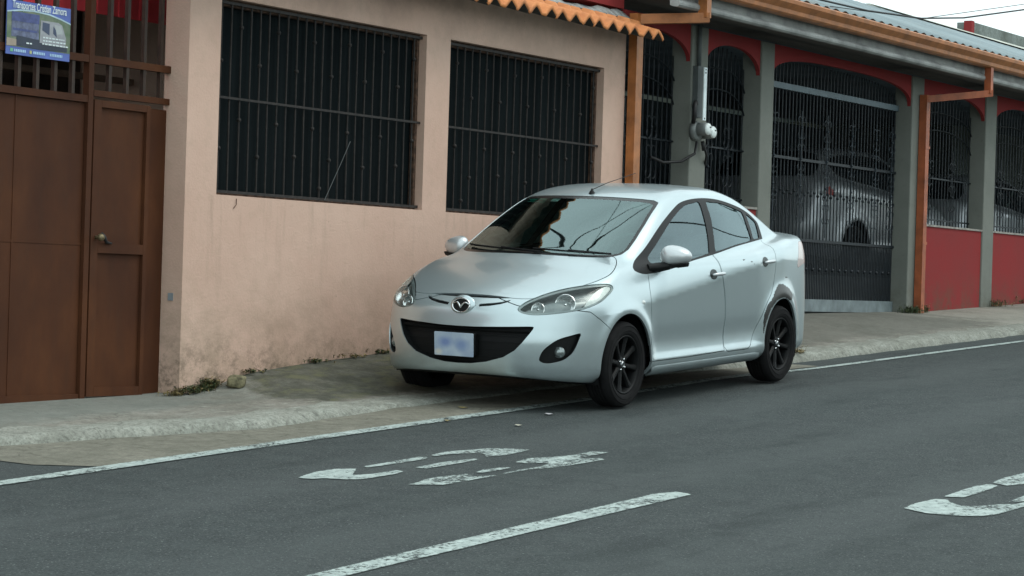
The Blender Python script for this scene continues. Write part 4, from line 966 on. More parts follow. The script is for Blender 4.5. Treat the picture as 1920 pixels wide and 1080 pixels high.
    # dark inner skin behind the panel gaps
    panel('inner_skin', full[0], full[1], BLK, root, sh, -.019)
    # glass
    v, t, c = cut(V, T, g_ws, True); e = np.clip(-g_ws(v)/.06, 0, 1)
    panel('windshield', v, t, WSG, root, sh, -.003, attrs={'edge': e})
    v, t, c = cut(V, T, g_rw, True); e = np.clip(-g_rw(v)/.06, 0, 1)
    panel('rear_window', v, t, SDG, root, sh, -.003)
    D = run(V, T, np.zeros(len(V), bool), g_dlo, 0, True)
    for P in sh.GL:
        gg = lambda W_, P=P: psd(xz(W_), P, flank(W_))
        v, t, c = cut(V, T, gg, True)
        for sd_ in (1, -1):
            k = (v[t][:, :, 1].mean(1)*sd_ > 0)
            u, inv = np.unique(t[k], return_inverse=True); panel('side_window', v[u], inv.reshape(-1, 3), SDG, root, sh, -.006)
        D = run(*D, gg, 0, False)
    for sd_ in (1, -1):
        k = (D[0][D[1]][:, :, 1].mean(1)*sd_ > 0); u, inv = np.unique(D[1][k], return_inverse=True)
        panel('window_trim', D[0][u], inv.reshape(-1, 3), BLK, root, sh, -.001, flange=.008, cutv=D[2][u])
    # tail lights
    v, t, c = cut(V, T, g_tl, True)
    for sd_ in (1, -1):
        k = (v[t][:, :, 1].mean(1)*sd_ > 0); u, inv = np.unique(t[k], return_inverse=True)
        panel('tail_light', v[u], inv.reshape(-1, 3), sh.TLM, root, sh, .001, flange=.02, cutv=c[u])
    # wheels and wheel wells
    for cx in (1.245, -1.245):
        for sd_ in (1, -1):
            make_wheel(root, cx, .740*sd_, sd_)
            mb = MB(); n = 40; vs = []
            for k in range(n+1):
                an = -.35+(math.pi+.7)*k/n
                for y in (.48, .800): vs.append((cx+.352*math.cos(an), y*sd_, .295+.352*math.sin(an)))
            mb.add(vs, [(2*k, 2*k+1, 2*k+3, 2*k+2) for k in range(n)], 0, True)
            mb.add([vs[2*k] for k in range(n+1)], [tuple(range(n+1))])
            mb.build('wheel_well', BLK, root)
    mb = MB(); mb.box((-1.9, -.46, .19), (1.55, .46, .32)); mb.box((-.86, -.70, .19), (.86, .70, .26)); mb.tube([(1.245, -.6, .26), (1.245, .6, .26)], .035, 8); mb.tube([(-1.245, -.6, .27), (-1.245, .6, .27)], .05, 8)
    mb.tube([(-.9, .40, .16), (-1.5, .42, .17), (-1.9, .38, .20)], .035, 8)
    mb.build('underbody', BLKP, root)
    # cabin
    mb = MB()
    mb.prism([(.42, .93), (.56, 1.0), (.98, .985), (1.02, .93), (.98, .45), (.62, .45), (.42, .7)], 1, -.66, .66); mb.build('dashboard', INT2, root)
    mb = MB(); mb.box((-1.7, -.68, .30), (1.0, .68, .36)); mb.box((-1.75, -.62, .9), (-1.15, .62, 1.06)); mb.build('cabin_floor', INT2, root)
    for x0_, ys_ in ((0., (-.36, .36)), (-.88, (-.36, .36))):
        for y in ys_:
            mb = MB(); hw = .25 if x0_ == 0 else .3
            mb.prism([(x0_+.32, .38), (x0_+.34, .56), (x0_-.15, .54), (x0_-.32, 1.10), (x0_-.42, 1.10), (x0_-.30, .38)], 1, y-hw, y+hw)
            so = bevel(mb.build('seat', INT, root), .05, 3)
            mb = MB(); mb.prism([(x0_-.31, 1.13), (x0_-.34, 1.28), (x0_-.41, 1.29), (x0_-.43, 1.14)], 1, y-.12, y+.12); mb.tube([(x0_-.37, y-.06, 1.05), (x0_-.37, y-.06, 1.15)], .008); mb.tube([(x0_-.37, y+.06, 1.05), (x0_-.37, y+.06, 1.15)], .008)
            bevel(mb.build('headrest', INT, so), .025, 3)
    return V, T, doors
# ---------------------------------------------------------------- silver sedan
sh = sedan(); sh.x0 = -1.55; sh.DLO = DLO; sh.GL = [GF, GR, GQ]; sh.RWP = RWP; sh.TLM = PINKL
car = empty('parked_car'); tag(car, 'silver sedan with black wheels and scraped rear arch parked half on the pavement', 'car')
CR = Matrix([[-0.9986160240984694, 0.002479014841438403, -0.05253466378669565],
             [-0.0013165473215242228, -0.9997537764432427, -0.02215069277979433],
             [-0.052576640411074294, -0.022050872383889333, 0.9983734050495304]])
car.matrix_world = Matrix.Translation((16.44438652, 8.91876865, 0.8888)) @ CR.to_4x4()
V, T, doors = make_car(car, sh, SILV)
def surf_az(a, z, sh=sh):
    d = np.array([[math.cos(a), math.sin(a), 0]]); P, _ = rayhit(np.array([[1.2, 0, z]]), d, sh, 1.4, 60)
    n = grad(P, sh)[0]; return Vector(P[0]), Vector(n).normalized()
def surf_y(x, z, sh=sh):
    P, _ = rayhit(np.array([[x, 0, z]]), np.array([[0., 1, 0]]), sh, 1.3, 60); n = grad(P, sh)[0]; return Vector(P[0]), Vector(n).normalized()
def surf_z(x, y, sh=sh):
    P, _ = rayhit(np.array([[x, y, .7]]), np.array([[0., 0, 1]]), sh, 1.3, 60); return Vector(P[0])
def frame_of(n, up=Vector((0, 0, 1))):
    n = n.normalized(); a = up.cross(n).normalized(); return a, n.cross(a), n
def sgn(v, s_): return Vector((v.x, v.y*s_, v.z))
def inside(gf): g = gf(V); return clip(V, T, g)
def halves(v, t, c):
    for s_ in (1, -1):
        k = (v[t][:, :, 1].mean(1)*s_ > 0); u, inv = np.unique(t[k], return_inverse=True); yield s_, v[u], inv.reshape(-1, 3), c[u]
front = V[:, 0] > 1.5
az_ = azc(V)
# headlights
hl = clip(V, T, psd(az_, HLP, V[:, 0] > 1.25)+.001)
for s_, v, t, c in halves(*hl):
    lamp = panel('headlight', v, t, LENS, car, sh, .001, flange=.016, cutv=c)
    panel('lamp_housing', v, t, HLH, lamp, sh, -.042, flange=-.034, cutv=c)
    gtr = psd(azc(v), TURN, np.ones(len(v), bool)); v2, t2, c2 = clip(v, t, gtr)
    panel('turn_signal', v2, t2, TRN, lamp, sh, -.012, flange=.02, cutv=c2)
    # bright inner rim under the lens
    gin = -(psd(azc(v), HLP, np.ones(len(v), bool))+.012); v3, t3, c3 = clip(v, t, gin)
    panel('bezel_rim', v3, t3, simple('bezel_dark', (.30, .34, .34), .35, .6), lamp, sh, -.006)
    for a, z, r in ((.845, .735, .066), (.625, .702, .042)):
        P, n = surf_az(a, z); dirn = (Vector((1, .15, .05)) + n*.6).normalized(); P = P - n*.036; A, B, N_ = frame_of(dirn)
        mb = MB(); vs = []; nr, nn_ = 9, 26
        for i in range(nr+1):
            rr = r*i/nr; dz = -.030*(1-(i/nr)**2)
            for k in range(nn_):
                an = 2*math.pi*k/nn_; q = P + A*math.cos(an)*rr + B*math.sin(an)*rr + N_*dz; vs.append(sgn(q, s_))
        fs = [(i*nn_+k, i*nn_+(k+1) % nn_, (i+1)*nn_+(k+1) % nn_, (i+1)*nn_+k) for i in range(nr) for k in range(nn_)]
        mb.add([sgn(q, 1) for q in vs], fs, 0, True)
        ring = [sgn(P+A*math.cos(q)*r*1.02+B*math.sin(q)*r*1.02, s_) for q in [2*math.pi*k/28 for k in range(29)]]
        mb.tube(ring, .004, 6)
        rf_ = mb.build('reflector', REFL, lamp, recalc=False)
        mb = MB(); q0 = P-N_*.028; mb.tube([sgn(q0, s_), sgn(q0+N_*.026, s_)], [.011, .009], 12); mb.build('bulb_cap', CHR, rf_)
# openings in the nose
for nm, g, off, fl in (('upper_grille_slot', psd(V[:, [1, 2]], SLP, front), -.014, 0), ('grille_groove', psd(az_, ARCP, front), -.012, 0)):
    v, t, c = clip(V, T, g)
    for s_, v_, t_, c__ in (halves(v, t, c) if 'groove' in nm else [(1, v, t, c)]): panel(nm, v_, t_, BLK, car, sh, off)
v, t, c = clip(V, T, psd(V[:, [1, 2]], GRP, front)); gr = panel('lower_grille', v, t, GRL, car, sh, -.052, flange=-.0445, cutv=c)
mb = MB()
for i, z in enumerate((.36, .41, .46, .50, .512, .535)):
    hwid = float(np.interp(z, [.305, .325, .362, .41, .465, .522, .57], [.10, .215, .342, .418, .466, .503, .52]))-.012
    pts = []
    for k in range(25):
        y = -hwid+2*hwid*k/24; pts.append((float(sh.prof(np.array(z)))-.9*abs(y)**3.6-.036-.02*abs(y)**4, y, z))
    mb.tube(pts, .0018 if i != 5 else .011, 5)
mb.build('grille_mesh', GRL, gr)
# bumper lip shadow groove and plate
s = NT('number_plate'); xyz = s.sep(); 
base = s.ramp(s.noise(9, 3, .5), [(.35, (.33, .41, .53)), (.7, (.46, .54, .62))])
def blobm(cy_, cz_, ry, rz):
    a = s.math('DIVIDE', s.math('SUBTRACT', xyz[1], cy_), ry); b = s.math('DIVIDE', s.math('SUBTRACT', xyz[2], cz_), rz)
    d = s.math('SQRT', s.math('ADD', s.math('MULTIPLY', a, a), s.math('MULTIPLY', b, b))); return s.ramp(d, [(.25, 1.), (1., 0.)])
c_ = s.mix(s.math('MULTIPLY', blobm(-.065, .012, .075, .05), .8), base, (.13, .20, .44)); c_ = s.mix(s.math('MULTIPLY', blobm(.06, .0, .075, .055), .7), c_, (.16, .24, .46))
c_ = s.mix(s.math('MULTIPLY', blobm(-.12, -.055, .04, .03), .7), c_, (.66, .62, .50))
s.set(Base_Color=c_, Roughness=.4); PLT = s.m
mb = MB(); mb.prism([(-.152, -.077), (-.145, -.079), (.145, -.079), (.152, -.077), (.153, .074), (.146, .078), (-.146, .078), (-.153, .074)], 0, -.004, .0)
pl = bevel(mb.build('number_plate', PLT, car), .003, 2); pl.location = (2.094, -.015, .430); pl.rotation_euler = (0, math.radians(3), 0)
mb = MB(); mb.box((2.03, -.17, .36), (2.085, .14, .51)); bevel(mb.build('plate_bracket', BLK, car), .01, 2)
# emblem
ex = float(sh.prof(np.array(.688)))+.004; mb = MB(); n = 36
def ell(ry, rz, x, k): a = 2*math.pi*k/n; return (x - (rz*math.sin(a))*.18, ry*math.cos(a), .688+rz*math.sin(a))
mb.add([ell(.094, .066, ex-.018, k) for k in range(n)]+[ell(.084, .060, ex, k) for k in range(n)]+[ell(.060, .044, ex+.001, k) for k in range(n)], [(k, (k+1) % n, n+(k+1) % n, n+k) for k in range(n)]+[(n+k, n+(k+1) % n, 2*n+(k+1) % n, 2*n+k) for k in range(n)], 0, True)
emb = mb.build('emblem', SILV, car)
mb = MB(); mb.add([ell(.066, .048, ex+.002, k) for k in range(n)], [tuple(range(n))]); mb.build('emblem_ground', BLK, emb)
mb = MB(); mb.tube([ell(.066, .047, ex+.006, k) for k in range(n+1)], .0065, 8)
wy = [(-.062, .006), (-.045, .017), (-.026, .018), (-.012, .004), (0, -.014), (.012, .004), (.026, .018), (.045, .017), (.062, .006)]
mb.tube([(ex+.010-z*.18, y, .688+z) for y, z in wy], [.003, .005, .0075, .0075, .0085, .0075, .0075, .005, .003], 8)
mb.build('emblem_wings', CHR, emb)
# fog lamps
v, t, c = clip(V, T, psd(az_, FOGP, V[:, 0] > 1.25))
for s_, v_, t_, c__ in halves(v, t, c):
    fg = panel('fog_light', v_, t_, BLK, car, sh, -.045, flange=-.0375, cutv=c__)
    P, n = surf_az(.785, .398); dirn = (Vector((1, .25, 0))).normalized(); P = P-n*.030; A, B, N_ = frame_of(dirn)
    mb = MB(); vs = []; prof = [(0, .012), (.014, .010), (.026, .003), (.029, -.006), (.036, -.004), (.038, -.03)]
    for r, d_ in prof:
        for k in range(24): an = 2*math.pi*k/24; vs.append(sgn(P+A*math.cos(an)*r+B*math.sin(an)*r+N_*d_, s_))
    mb.add(vs, [(i*24+k, i*24+(k+1) % 24, (i+1)*24+(k+1) % 24, (i+1)*24+k) for i in range(5) for k in range(24)], 0, True)
    mb.build('fog_lens', simple('fog_glass', (.30, .34, .34), .12, .6), fg)
# mirrors
for s_ in (1, -1):
    mb = MB(); vs = []; NU, NVv = 22, 32; c0 = Vector((.655, .892, 1.012))
    for i in range(NU+1):
        u = math.pi*i/NU
        for k in range(NVv):
            a = 2*math.pi*k/NVv; cx = math.cos(u); rr = math.sin(u)
            y = math.copysign(abs(math.cos(a))**.85, math.cos(a))*rr**.8*.108; z = math.copysign(abs(math.sin(a))**.9, math.sin(a))*rr**.8*.074
            x = cx*(.085 if cx > 0 else .022); z *= 1-.22*(y/.1); z = max(z, -.052)
            vs.append(sgn(c0+Vector((x+.02*(y/.1)*-1, y, z)), s_))
    fs = [(i*NVv+k, i*NVv+(k+1) % NVv, (i+1)*NVv+(k+1) % NVv, (i+1)*NVv+k) for i in range(NU) for k in range(NVv)]
    mb.add(vs, fs, 0, True); mr = mb.build('door_mirror', SILV2, car)
    mb = MB()
    pr = [Vector((.63, .815, .965)), Vector((.72, .815, .965)), Vector((.735, .90, .958)), Vector((.70, .985, .972)), Vector((.645, .99, .972)), Vector((.63, .90, .955))]
    mb.add([sgn(p, s_) for p in pr]+[sgn(p+Vector((-.005, -.01, -.028)), s_) for p in pr], [tuple(range(6)), tuple(range(11, 5, -1))]+[(i, (i+1) % 6, 6+(i+1) % 6, 6+i) for i in range(6)])
    mb.tube([sgn(Vector(p), s_) for p in ((.70, .86, .948), (.75, .80, .935), (.83, .755, .93))], [.030, .034, .03], 10)
    bevel(mb.build('mirror_base', BLK, mr), .006, 2)
    mb = MB(); mb.add([sgn(c0+Vector((-.022, math.cos(a)*.088, math.sin(a)*.052+.004)), s_) for a in [2*math.pi*k/24 for k in range(24)]], [tuple(range(24))]); mb.build('mirror_glass', REFL, mr)
# door handles
for di, (x, z) in ((0, (-.045, .858)), (2, (-.925, .922))):
    for j, s_ in ((0, 1), (1, -1)):
        P, n = surf_y(x+.012, z+.004); A, B, N_ = frame_of(n)
        if A.x < 0: A = -A
        # finger cup behind the pull
        mb = MB(); vs = []
        for r, d_ in ((0, .0012), (.7, .0012), (.92, .0014), (1., .0008)):
            for k in range(28):
                an = 2*math.pi*k/28; q = P+A*(math.cos(an)*.058*r)+Vector((0, 0, math.sin(an)*.037*r)); q2, n2 = surf_y(q.x, q.z); vs.append(sgn(q2+n2*d_, s_))
        mb.add(vs, [(i*28+k, i*28+(k+1) % 28, (i+1)*28+(k+1) % 28, (i+1)*28+k) for i in range(3) for k in range(28)], 0, True)
        cup = mb.build('handle_cup', simple('cup_shadow', (.05, .06, .06), .35, .6), doors[di+j])
        mb = MB(); pts = []; rs = []
        for k in range(13):
            t_ = k/12; xx = x+.045-.175*t_; q, n2 = surf_y(xx, z+.006*t_); pts.append(sgn(q+n2*(.008+.026*math.sin(math.pi*min(1, max(0, t_)))**.5), s_)); rs.append(.0075+.006*math.sin(math.pi*t_)**.4)
        mb.tube(pts, rs, 12); mb.build('handle', SILV2, doors[di+j])
# side repeaters, antenna, wipers, stickers
for s_ in (1, -1):
    P, n = surf_y(1.012, .706); mb = MB(); vs = []
    for i, r in enumerate((0, .5, .85, 1.)):
        for k in range(16):
            an = 2*math.pi*k/16; q, n2 = surf_y(P.x+math.cos(an)*.024*r, P.z+math.sin(an)*.014*r); vs.append(sgn(q+n2*.009*(1-r*r)+n2*.0005, s_))
    mb.add(vs, [(i*16+k, i*16+(k+1) % 16, (i+1)*16+(k+1) % 16, (i+1)*16+k) for i in range(3) for k in range(16)], 0, True); mb.build('side_repeater', TRN, car)
q = surf_z(.272, 0); mb = MB(); mb.lathe([(.024, -.002), (.020, .008), (.009, .022), (.006, .035)], tuple(q), 2, 16); an_ = mb.build('antenna', BLK, car)
mb = MB(); mb.tube([(.272, 0, q.z+.025), (.04, .0, q.z+.075), (-.397, 0, 1.565)], [.0035, .0028, .0022], 6); mb.build('antenna_rod', BLK, an_)
def onws(y, z, off=.012): 
    x = float(sh.xw(np.array(z)))-.12*y*y-.70*y**4; return Vector((x, y, z))+Vector((.42, 0, .907))*off
mb_l = [((.10, 1.012), (-.56, 1.035)), ((.58, 1.014), (.02, 1.032))]
for (a, b) in mb_l:
    mb = MB(); pts = [onws(a[0]+(b[0]-a[0])*k/8, a[1]+(b[1]-a[1])*k/8, .014) for k in range(9)]; mb.tube(pts, .007, 6)
    mb.tube([onws(a[0]+.02, 1.0, .03), onws((a[0]*.5+b[0]*.5), (a[1]+b[1])/2, .022)], .007, 6); mb.build('wiper', BLK, car)
STG = simple('sticker_green', (.02, .26, .20), .5, 0, .05); STW = simple('sticker_white', (.55, .60, .58), .5, 0, .05)
for y0, y1, z0, z1, m_ in ((-.475, -.40, 1.362, 1.376, STG), (-.385, -.315, 1.366, 1.381, STG), (-.475, -.30, 1.352, 1.357, STG), (-.265, -.20, 1.362, 1.386, STW)):
    mb = MB(); mb.add([onws(y0, z0, -.008), onws(y1, z0, -.008), onws(y1, z1, -.008), onws(y0, z1, -.008)], [(0, 1, 2, 3)]); mb.build('sticker', m_, car)
mb = MB(); c0 = Vector((.40, .36, .97)); ring = []
for k in range(33): a = 2*math.pi*k/32; ring.append(c0+Vector((-.08*math.sin(a), .185*math.cos(a), .165*math.sin(a))))
mb.tube(ring, .014, 8); mb.tube([c0+Vector((.0, -.18, 0)), c0+Vector((.02, 0, 0)), c0+Vector((0, .18, 0))], .02, 8); mb.tube([c0, c0+Vector((.25, 0, -.12))], .03, 8); mb.build('steering_wheel', INT2, car)
mb = MB(); mb.prism([(-.12, 1.30), (-.125, 1.345), (-.11, 1.36), (.11, 1.36), (.125, 1.345), (.12, 1.30)], 0, .36, .385); mb.build('rear_view_mirror', BLK, car)
# hood front shut line sits on the slot; sills
for s_ in (1, -1):
    mb = MB(); pts = []
    for x in fr(.86, -.84, .05) if False else [(.88-1.72*k/34) for k in range(35)]:
        q, n2 = surf_y(x, .235); pts.append(sgn(q+n2*.002, s_))
    vs = []
    for p in pts: vs += [p+Vector((0, -.05*s_, -.045)), p+Vector((0, .004*s_, -.012)), p+Vector((0, .010*s_, .018)), p+Vector((0, .004*s_, .038)), p+Vector((0, -.02*s_, .045))]
    mb.add(vs, [(i*5+j, (i+1)*5+j, (i+1)*5+j+1, i*5+j+1) for i in range(34) for j in range(4)], 0, True); mb.build('sill_moulding', SILV, car)
# ---------------------------------------------------------------- car in the porch
s2 = sedan(); s2.x0 = -1.35
s2.roof = pchip([1.2, .6, .31, 0, -.25, -.6, -1.0, -1.4, -1.8, -2.2], [1.23, 1.375, 1.43, 1.475, 1.49, 1.49, 1.475, 1.445, 1.40, 1.33])
s2.xb = pchip([.9, 1.0, 1.1, 1.2, 1.3, 1.4, 1.5], [-2.06, -2.04, -2.0, -1.93, -1.84, -1.74, -1.6])
s2.wG = pchip([-2.1, -1.7, -.9, -.3, .3, .95, 1.3], [.68, .73, .76, .775, .76, .70, .655])
s2.DLO = spl([(1.017,.941),(.768,1.057),(.449,1.215),(.146,1.330),(-.041,1.377),(-.315,1.397),(-.617,1.395),(-1.1,1.375),(-1.5,1.32),(-1.62,1.27),(-1.56,1.18),(-1.45,1.12),(-.954,1.072),(-.567,1.043),(-.172,1.000),(.245,.960),(.530,.920),(.841,.893),(.970,.900)], 5)
s2.GL = [GF, GR, spl([(-1.045, 1.32), (-1.3, 1.30), (-1.53, 1.25), (-1.47, 1.17), (-1.3, 1.13), (-.995, 1.10)], 4)]
s2.RWP = np.array(mirr([(0, 1.40), (.3, 1.395), (.52, 1.36), (.60, 1.2), (.58, 1.10), (0, 1.09)])); s2.TLM = RED; s2.tly = .72; s2.TLP = spl([(-1.74, .90), (-1.80, .99), (-1.95, 1.0), (-2.2, .98), (-2.3, .93), (-2.1, .91), (-1.9, .90)], 4)
car2 = empty('parked_car'); tag(car2, 'pale silver hatchback with red tail light parked inside the porch behind the iron gate', 'car')
car2.location = (30.82, 13.40, 1.835); car2.scale = (1.12,)*3
make_car(car2, s2, SILV3, False, .03, 130, 24)
car3 = bpy.data.objects.new('parked_car', None); COL.objects.link(car3)
def copy_tree(o, par):
    for ch in list(o.children):
        c = ch.copy(); COL.objects.link(c); c.parent = par; copy_tree(ch, c)
copy_tree(car2, car3); car3.location = (35.3, 13.2, 1.835); car3.scale = (1.05,)*3
tag(car3, 'second pale car deeper in the porch, glimpsed over the low red wall at right', 'car')
# ---------------------------------------------------------------- advertising sign on the brown gate
sg = empty('advertising_sign', (12.035, YG-.035, 3.09)); tag(sg, 'small blue advertising sign with a lorry picture wired to the bars of the brown gate', 'sign')
ys_ = YG-.040; X0, X1, Z0, Z1 = 11.742, 12.328, 2.926, 3.258
def flat(nm, polys, mat, y, par=None):
    mb = MB()
    for i, p in enumerate(polys): mb.add([(X0+(X1-X0)*a, y, Z0+(Z1-Z0)*b) for a, b in p], [tuple(range(len(p)))])
    o = mb.build(nm, mat, recalc=False)
    o.parent = sg; o.matrix_parent_inverse = Matrix.Translation(-Vector(sg.location)); return o
mb = MB(); mb.box((X0, ys_, Z0), (X1, ys_+.006, Z1)); part(mb, 'board', simple('sign_blue', (.10, .155, .46), .5, 0, .12, 6), sg)
def rect(a, b, c, d): return [(a, b), (c, b), (c, d), (a, d)]
s = NT('sign_scene'); xyz = s.sep()
s.set(Base_Color=s.ramp(s.noise(14, 4, .6), [(.35, (.10, .16, .09)), (.55, (.16, .20, .14)), (.7, (.24, .26, .18))]), Roughness=.6)
flat('printed_scene', [[(0, .15), (1, .15), (1, .70), (.85, .76), (.65, .82), (.4, .84), (.2, .82), (0, .77)]], s.m, ys_-.0010)
flat('printed_swoosh', [[(0, .765), (.2, .815), (.4, .835), (.65, .815), (.85, .755), (1, .695), (1, .72), (.85, .785), (.65, .845), (.4, .865), (.2, .845), (0, .79)]], simple('sign_pale', (.45, .60, .68), .5), ys_-.0020)
flat('printed_lorry_body', [rect(.07, .33, .50, .76)], simple('sign_lorry_grey', (.13, .15, .24), .6, 0, .3, 30), ys_-.0020)
flat('printed_lorry_box', [rect(.07, .62, .50, .79), rect(.09, .45, .47, .49)], simple('sign_lorry_blue', (.075, .095, .24), .6, 0, .2, 30), ys_-.0030)
flat('printed_lorry_chassis', [[(.15, .17), (.55, .15), (.95, .17), (.95, .28), (.55, .32), (.15, .36)]], simple('sign_dark', (.035, .045, .07), .6), ys_-.0030)
flat('printed_lorry_cab', [[(.51, .28), (.92, .25), (.93, .42), (.86, .66), (.80, .70), (.52, .70)]], simple('sign_cab', (.33, .34, .37), .6, 0, .1, 20), ys_-.0035)
flat('printed_cab_window', [[(.545, .52), (.66, .44), (.66, .66), (.55, .67)], [(.72, .48), (.78, .42), (.76, .56), (.72, .62)]], simple('sign_glass', (.05, .07, .13), .4), ys_-.0045)
flat('printed_windscreen', [[(.73, .66), (.84, .64), (.88, .50), (.78, .48)]], simple('sign_windscreen', (.42, .45, .46), .4), ys_-.0045)
flat('printed_road', [[(0, .15), (.17, .17), (.17, .28), (0, .30)]], simple('sign_sand', (.36, .30, .24), .7), ys_-.0028)
PW = simple('sign_print_white', (.70, .78, .80), .6, 0, .05)
polys = []
r_ = random.Random(3)
for z, a, b in ((.375, .56, .90), (.315, .56, .92), (.255, .55, .96), (.225, .30, .40)):
    x = a
    while x < b: w_ = r_.uniform(.02, .06); polys.append(rect(x, z, min(b, x+w_), z+.026)); x += w_+.012
flat('printed_small_lines', polys, PW, ys_-.0055)
polys = []
for a, b in ((.12, .30), (.42, .60), (.68, .88)):
    x = a
    while x < b: polys.append(rect(x, .055, min(b, x+.020), .105)); x += .027
flat('printed_number_row', polys, simple('sign_cyan', (.42, .62, .82), .6), ys_-.0022)
flat('printed_badge', [rect(.06, .05, .105, .11)], simple('sign_green', (.18, .50, .30), .6), ys_-.0022)
flat('printed_badge', [rect(.36, .05, .395, .11)], simple('sign_olive', (.42, .44, .22), .6), ys_-.0022)
cu = bpy.data.curves.new('title', 'FONT'); cu.body = 'Transportes Cristian Zamora'; cu.size = .066; cu.align_x = 'CENTER'; cu.extrude = .0004; cu.offset = .0010
to = bpy.data.objects.new('tmp_title', cu); COL.objects.link(to); bpy.context.view_layer.update()
me = bpy.data.meshes.new_from_object(to.evaluated_get(bpy.context.evaluated_depsgraph_get())); bpy.data.objects.remove(to); bpy.data.curves.remove(cu)
xs = [v.co.x for v in me.vertices]; sc_ = .50/(max(xs)-min(xs)); mx_ = (max(xs)+min(xs))/2
me.transform(Matrix.Diagonal((sc_, 1, 1, 1)) @ Matrix.Translation((-mx_, 0, 0)))
me.transform(Matrix.Translation((12.035, ys_-.004, 3.212)) @ Matrix.Rotation(math.radians(90), 4, 'X'))
me.materials.clear(); o = link('sign_title', me, PW); o.parent = sg; o.matrix_parent_inverse = Matrix.Translation(-Vector(sg.location))
# ---------------------------------------------------------------- weeds, stone, twig
LEAF = simple('weed_leaf', (.050, .075, .025), .7, 0, .5, 30); DRY = simple('dry_grass', (.22, .17, .07), .85, 0, .4, 30)
def weed(x, y, h, w_, n, label, mat=LEAF, group=None, dry=.25):
    z0 = sw(x, y); r_ = random.Random(int(x*997+y*131)); root = empty('weed', (x, y, z0)); tag(root, label, 'weed', group)
    mbl = MB(); mbd = MB()
    for i in range(n):
        m_ = mbd if r_.random() < dry else mbl
        px, py = r_.gauss(0, w_*.4), r_.gauss(0, w_*.16); an = r_.uniform(0, 6.28); hh = h*r_.uniform(.4, 1.1); ln = h*r_.uniform(.1, .6)
        p = Vector((px, py, 0)); q = p+Vector((math.cos(an)*ln*.5, math.sin(an)*ln*.35, hh*.7)); e = p+Vector((math.cos(an)*ln, math.sin(an)*ln*.6, hh*r_.uniform(.6, 1)))
        wd = r_.uniform(.001, .0028); sv = Vector((-math.sin(an), math.cos(an), 0))*wd
        m_.add([p-sv, p+sv, q+sv*1.3, q-sv*1.3, e], [(0, 1, 2, 3), (3, 2, 4)])
        for _ in range(5):
            c = p.lerp(e, r_.uniform(.4, 1)); a2 = r_.uniform(0, 6.28); d = Vector((math.cos(a2), math.sin(a2), r_.uniform(-.3, .6)))*r_.uniform(.012, .028); s2_ = Vector((-d.y, d.x, .002)).normalized()*.008
            m_.add([c, c+d*.5+s2_, c+d, c+d*.5-s2_], [(0, 1, 2, 3)])
    if mbl.v: mbl.build('leaves', mat, root, recalc=False)
    if mbd.v: mbd.build('dry_stalks', DRY, root, recalc=False)
weed(13.50, 10.41, .055, .22, 120, 'dark green weeds at the corner of the pink wall beside the loose stone', dry=.35)
weed(13.66, 10.42, .085, .14, 120, 'taller weed tuft between the pink wall corner and the loose stone', dry=.3)
weed(13.30, 10.42, .05, .14, 45, 'yellowish dry grass where the brown gate meets the pink wall', DRY, dry=.9)
for x, lb in ((14.15, 'first small green sprig along the foot of the pink wall, right of the stone'), (14.9, 'tiny sprig in the middle of the pink wall foot'), (15.35, 'moss tuft on the pink wall foot left of the car'), (15.75, 'low weed at the pink wall foot nearest the silver car')):
    weed(x, 10.435, .035, .22, 40, lb, dry=.3)
weed(26.10, 10.38, .10, .26, 110, 'green weed clump at the foot of the grey gate column', dry=.1)
weed(26.50, 10.40, .10, .12, 50, 'yellow green weed right beside the foot of the orange downspout', dry=.5)
weed(28.85, 10.40, .10, .3, 70, 'short weeds at the foot of the second grey column by the red wall', dry=.4)
weed(30.0, 10.40, .09, .5, 90, 'weeds along the foot of the red wall at the right edge', dry=.4)
weed(19.95, 8.98, .07, .16, 60, 'brown dry leaves and grass on the kerb behind the rear wheel', DRY, dry=.8)
bm = bmesh.new(); bmesh.ops.create_icosphere(bm, subdivisions=3, radius=1)
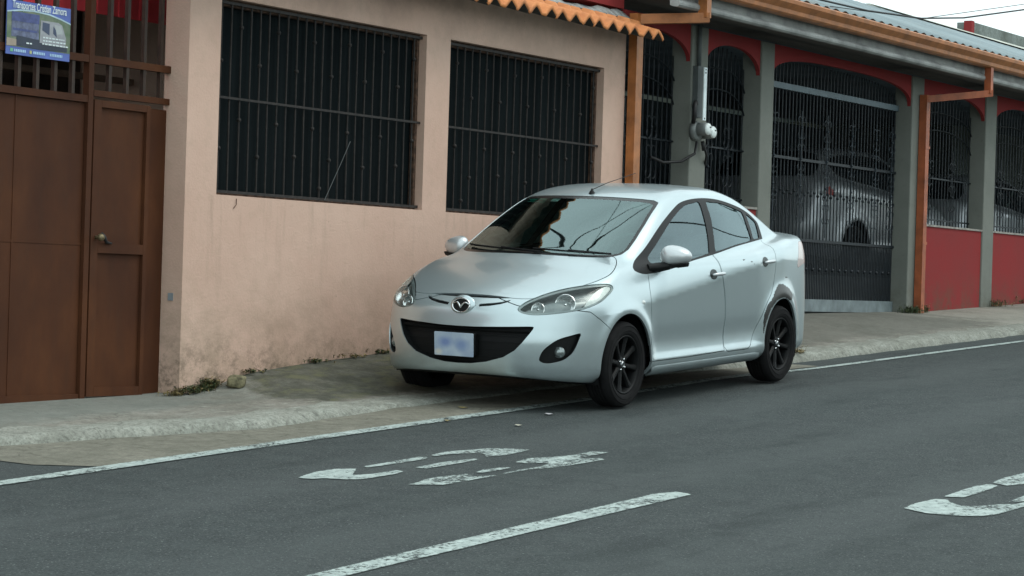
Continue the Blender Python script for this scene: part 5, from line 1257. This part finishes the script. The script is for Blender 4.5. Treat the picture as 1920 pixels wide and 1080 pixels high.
for v_ in bm.verts:
    c = v_.co; c.x = math.copysign(abs(c.x)**.55, c.x)*.085; c.y = math.copysign(abs(c.y)**.6, c.y)*.06; c.z = math.copysign(abs(c.z)**.6, c.z)*.045
    k = math.sin(c.x*90+1)*math.sin(c.y*70)*math.sin(c.z*80+2); c *= 1+.12*k; c.z += .35*c.x*.5
me = bpy.data.meshes.new('loose_stone'); bm.to_mesh(me); bm.free()
st_ = link('loose_stone', me, simple('stone_moss', (.21, .19, .11), .95, 0, .5, 18, .4), smooth=True); st_.location = (13.80, 10.30, sw(13.8, 10.3)+.035); st_.rotation_euler = (0, .15, .5)
tag(st_, 'loose mossy yellowish stone lying by the weeds at the pink wall corner', 'stone')
mb = MB(); mb.tube([(15.02, YW+.028, 2.18), (15.22, YW+.030, 2.46), (15.33, YW+.032, 2.62)], .0028, 5); tag(mb.build('loose_wire', simple('pale_wire', (.07, .08, .08), .5)), 'pale loose wire leaning on the grille of the left window', 'wire')
mb = MB(); mb.tube([(13.90, YW-.006, 2.075), (13.925, YW-.010, 2.10), (13.93, YW-.006, 2.14)], .003, 5); tag(mb.build('hook', RUST), 'small bent rusty hook under the left window of the pink house', 'hook')
mb = MB(); mb.box((13.362, 10.52, 1.44), (13.369, 10.56, 1.49)); tag(mb.build('number_tag', simple('grey_tag', (.25, .28, .30), .6)), 'small grey plate low on the side of the pink corner pillar', 'plate')
# scraps and leaves on the street
def scrap(nm, x, y, c, label, r=.03):
    mb = MB(); n = 7; mb.add([(x+r*math.cos(k*.9)*(.6+.4*math.sin(k*2.3)), y+r*math.sin(k*.9), (zg(x, y) if y < 9 else sw(x, y))+.008+.006*(k % 2)) for k in range(n)], [tuple(range(n))])
    return tag(mb.build(nm, simple(nm+'_col', c, .8), recalc=False), label, nm.replace('_', ' '))
scrap('paper_scrap', 14.45, 8.25, (.5, .48, .5), 'small white paper scrap on the asphalt in front of the car', .035)
scrap('paper_scrap', 13.72, 8.05, (.45, .42, .33), 'pale scrap on the asphalt left of the front wheel', .03)
scrap('dry_leaf', 14.35, 8.85, (.28, .22, .08), 'yellow leaf on the gutter under the front bumper', .04)
scrap('dry_leaf', 13.6, 8.5, (.30, .24, .10), 'yellow leaf beside the edge line left of the car', .025)
bpy.context.view_layer.update()
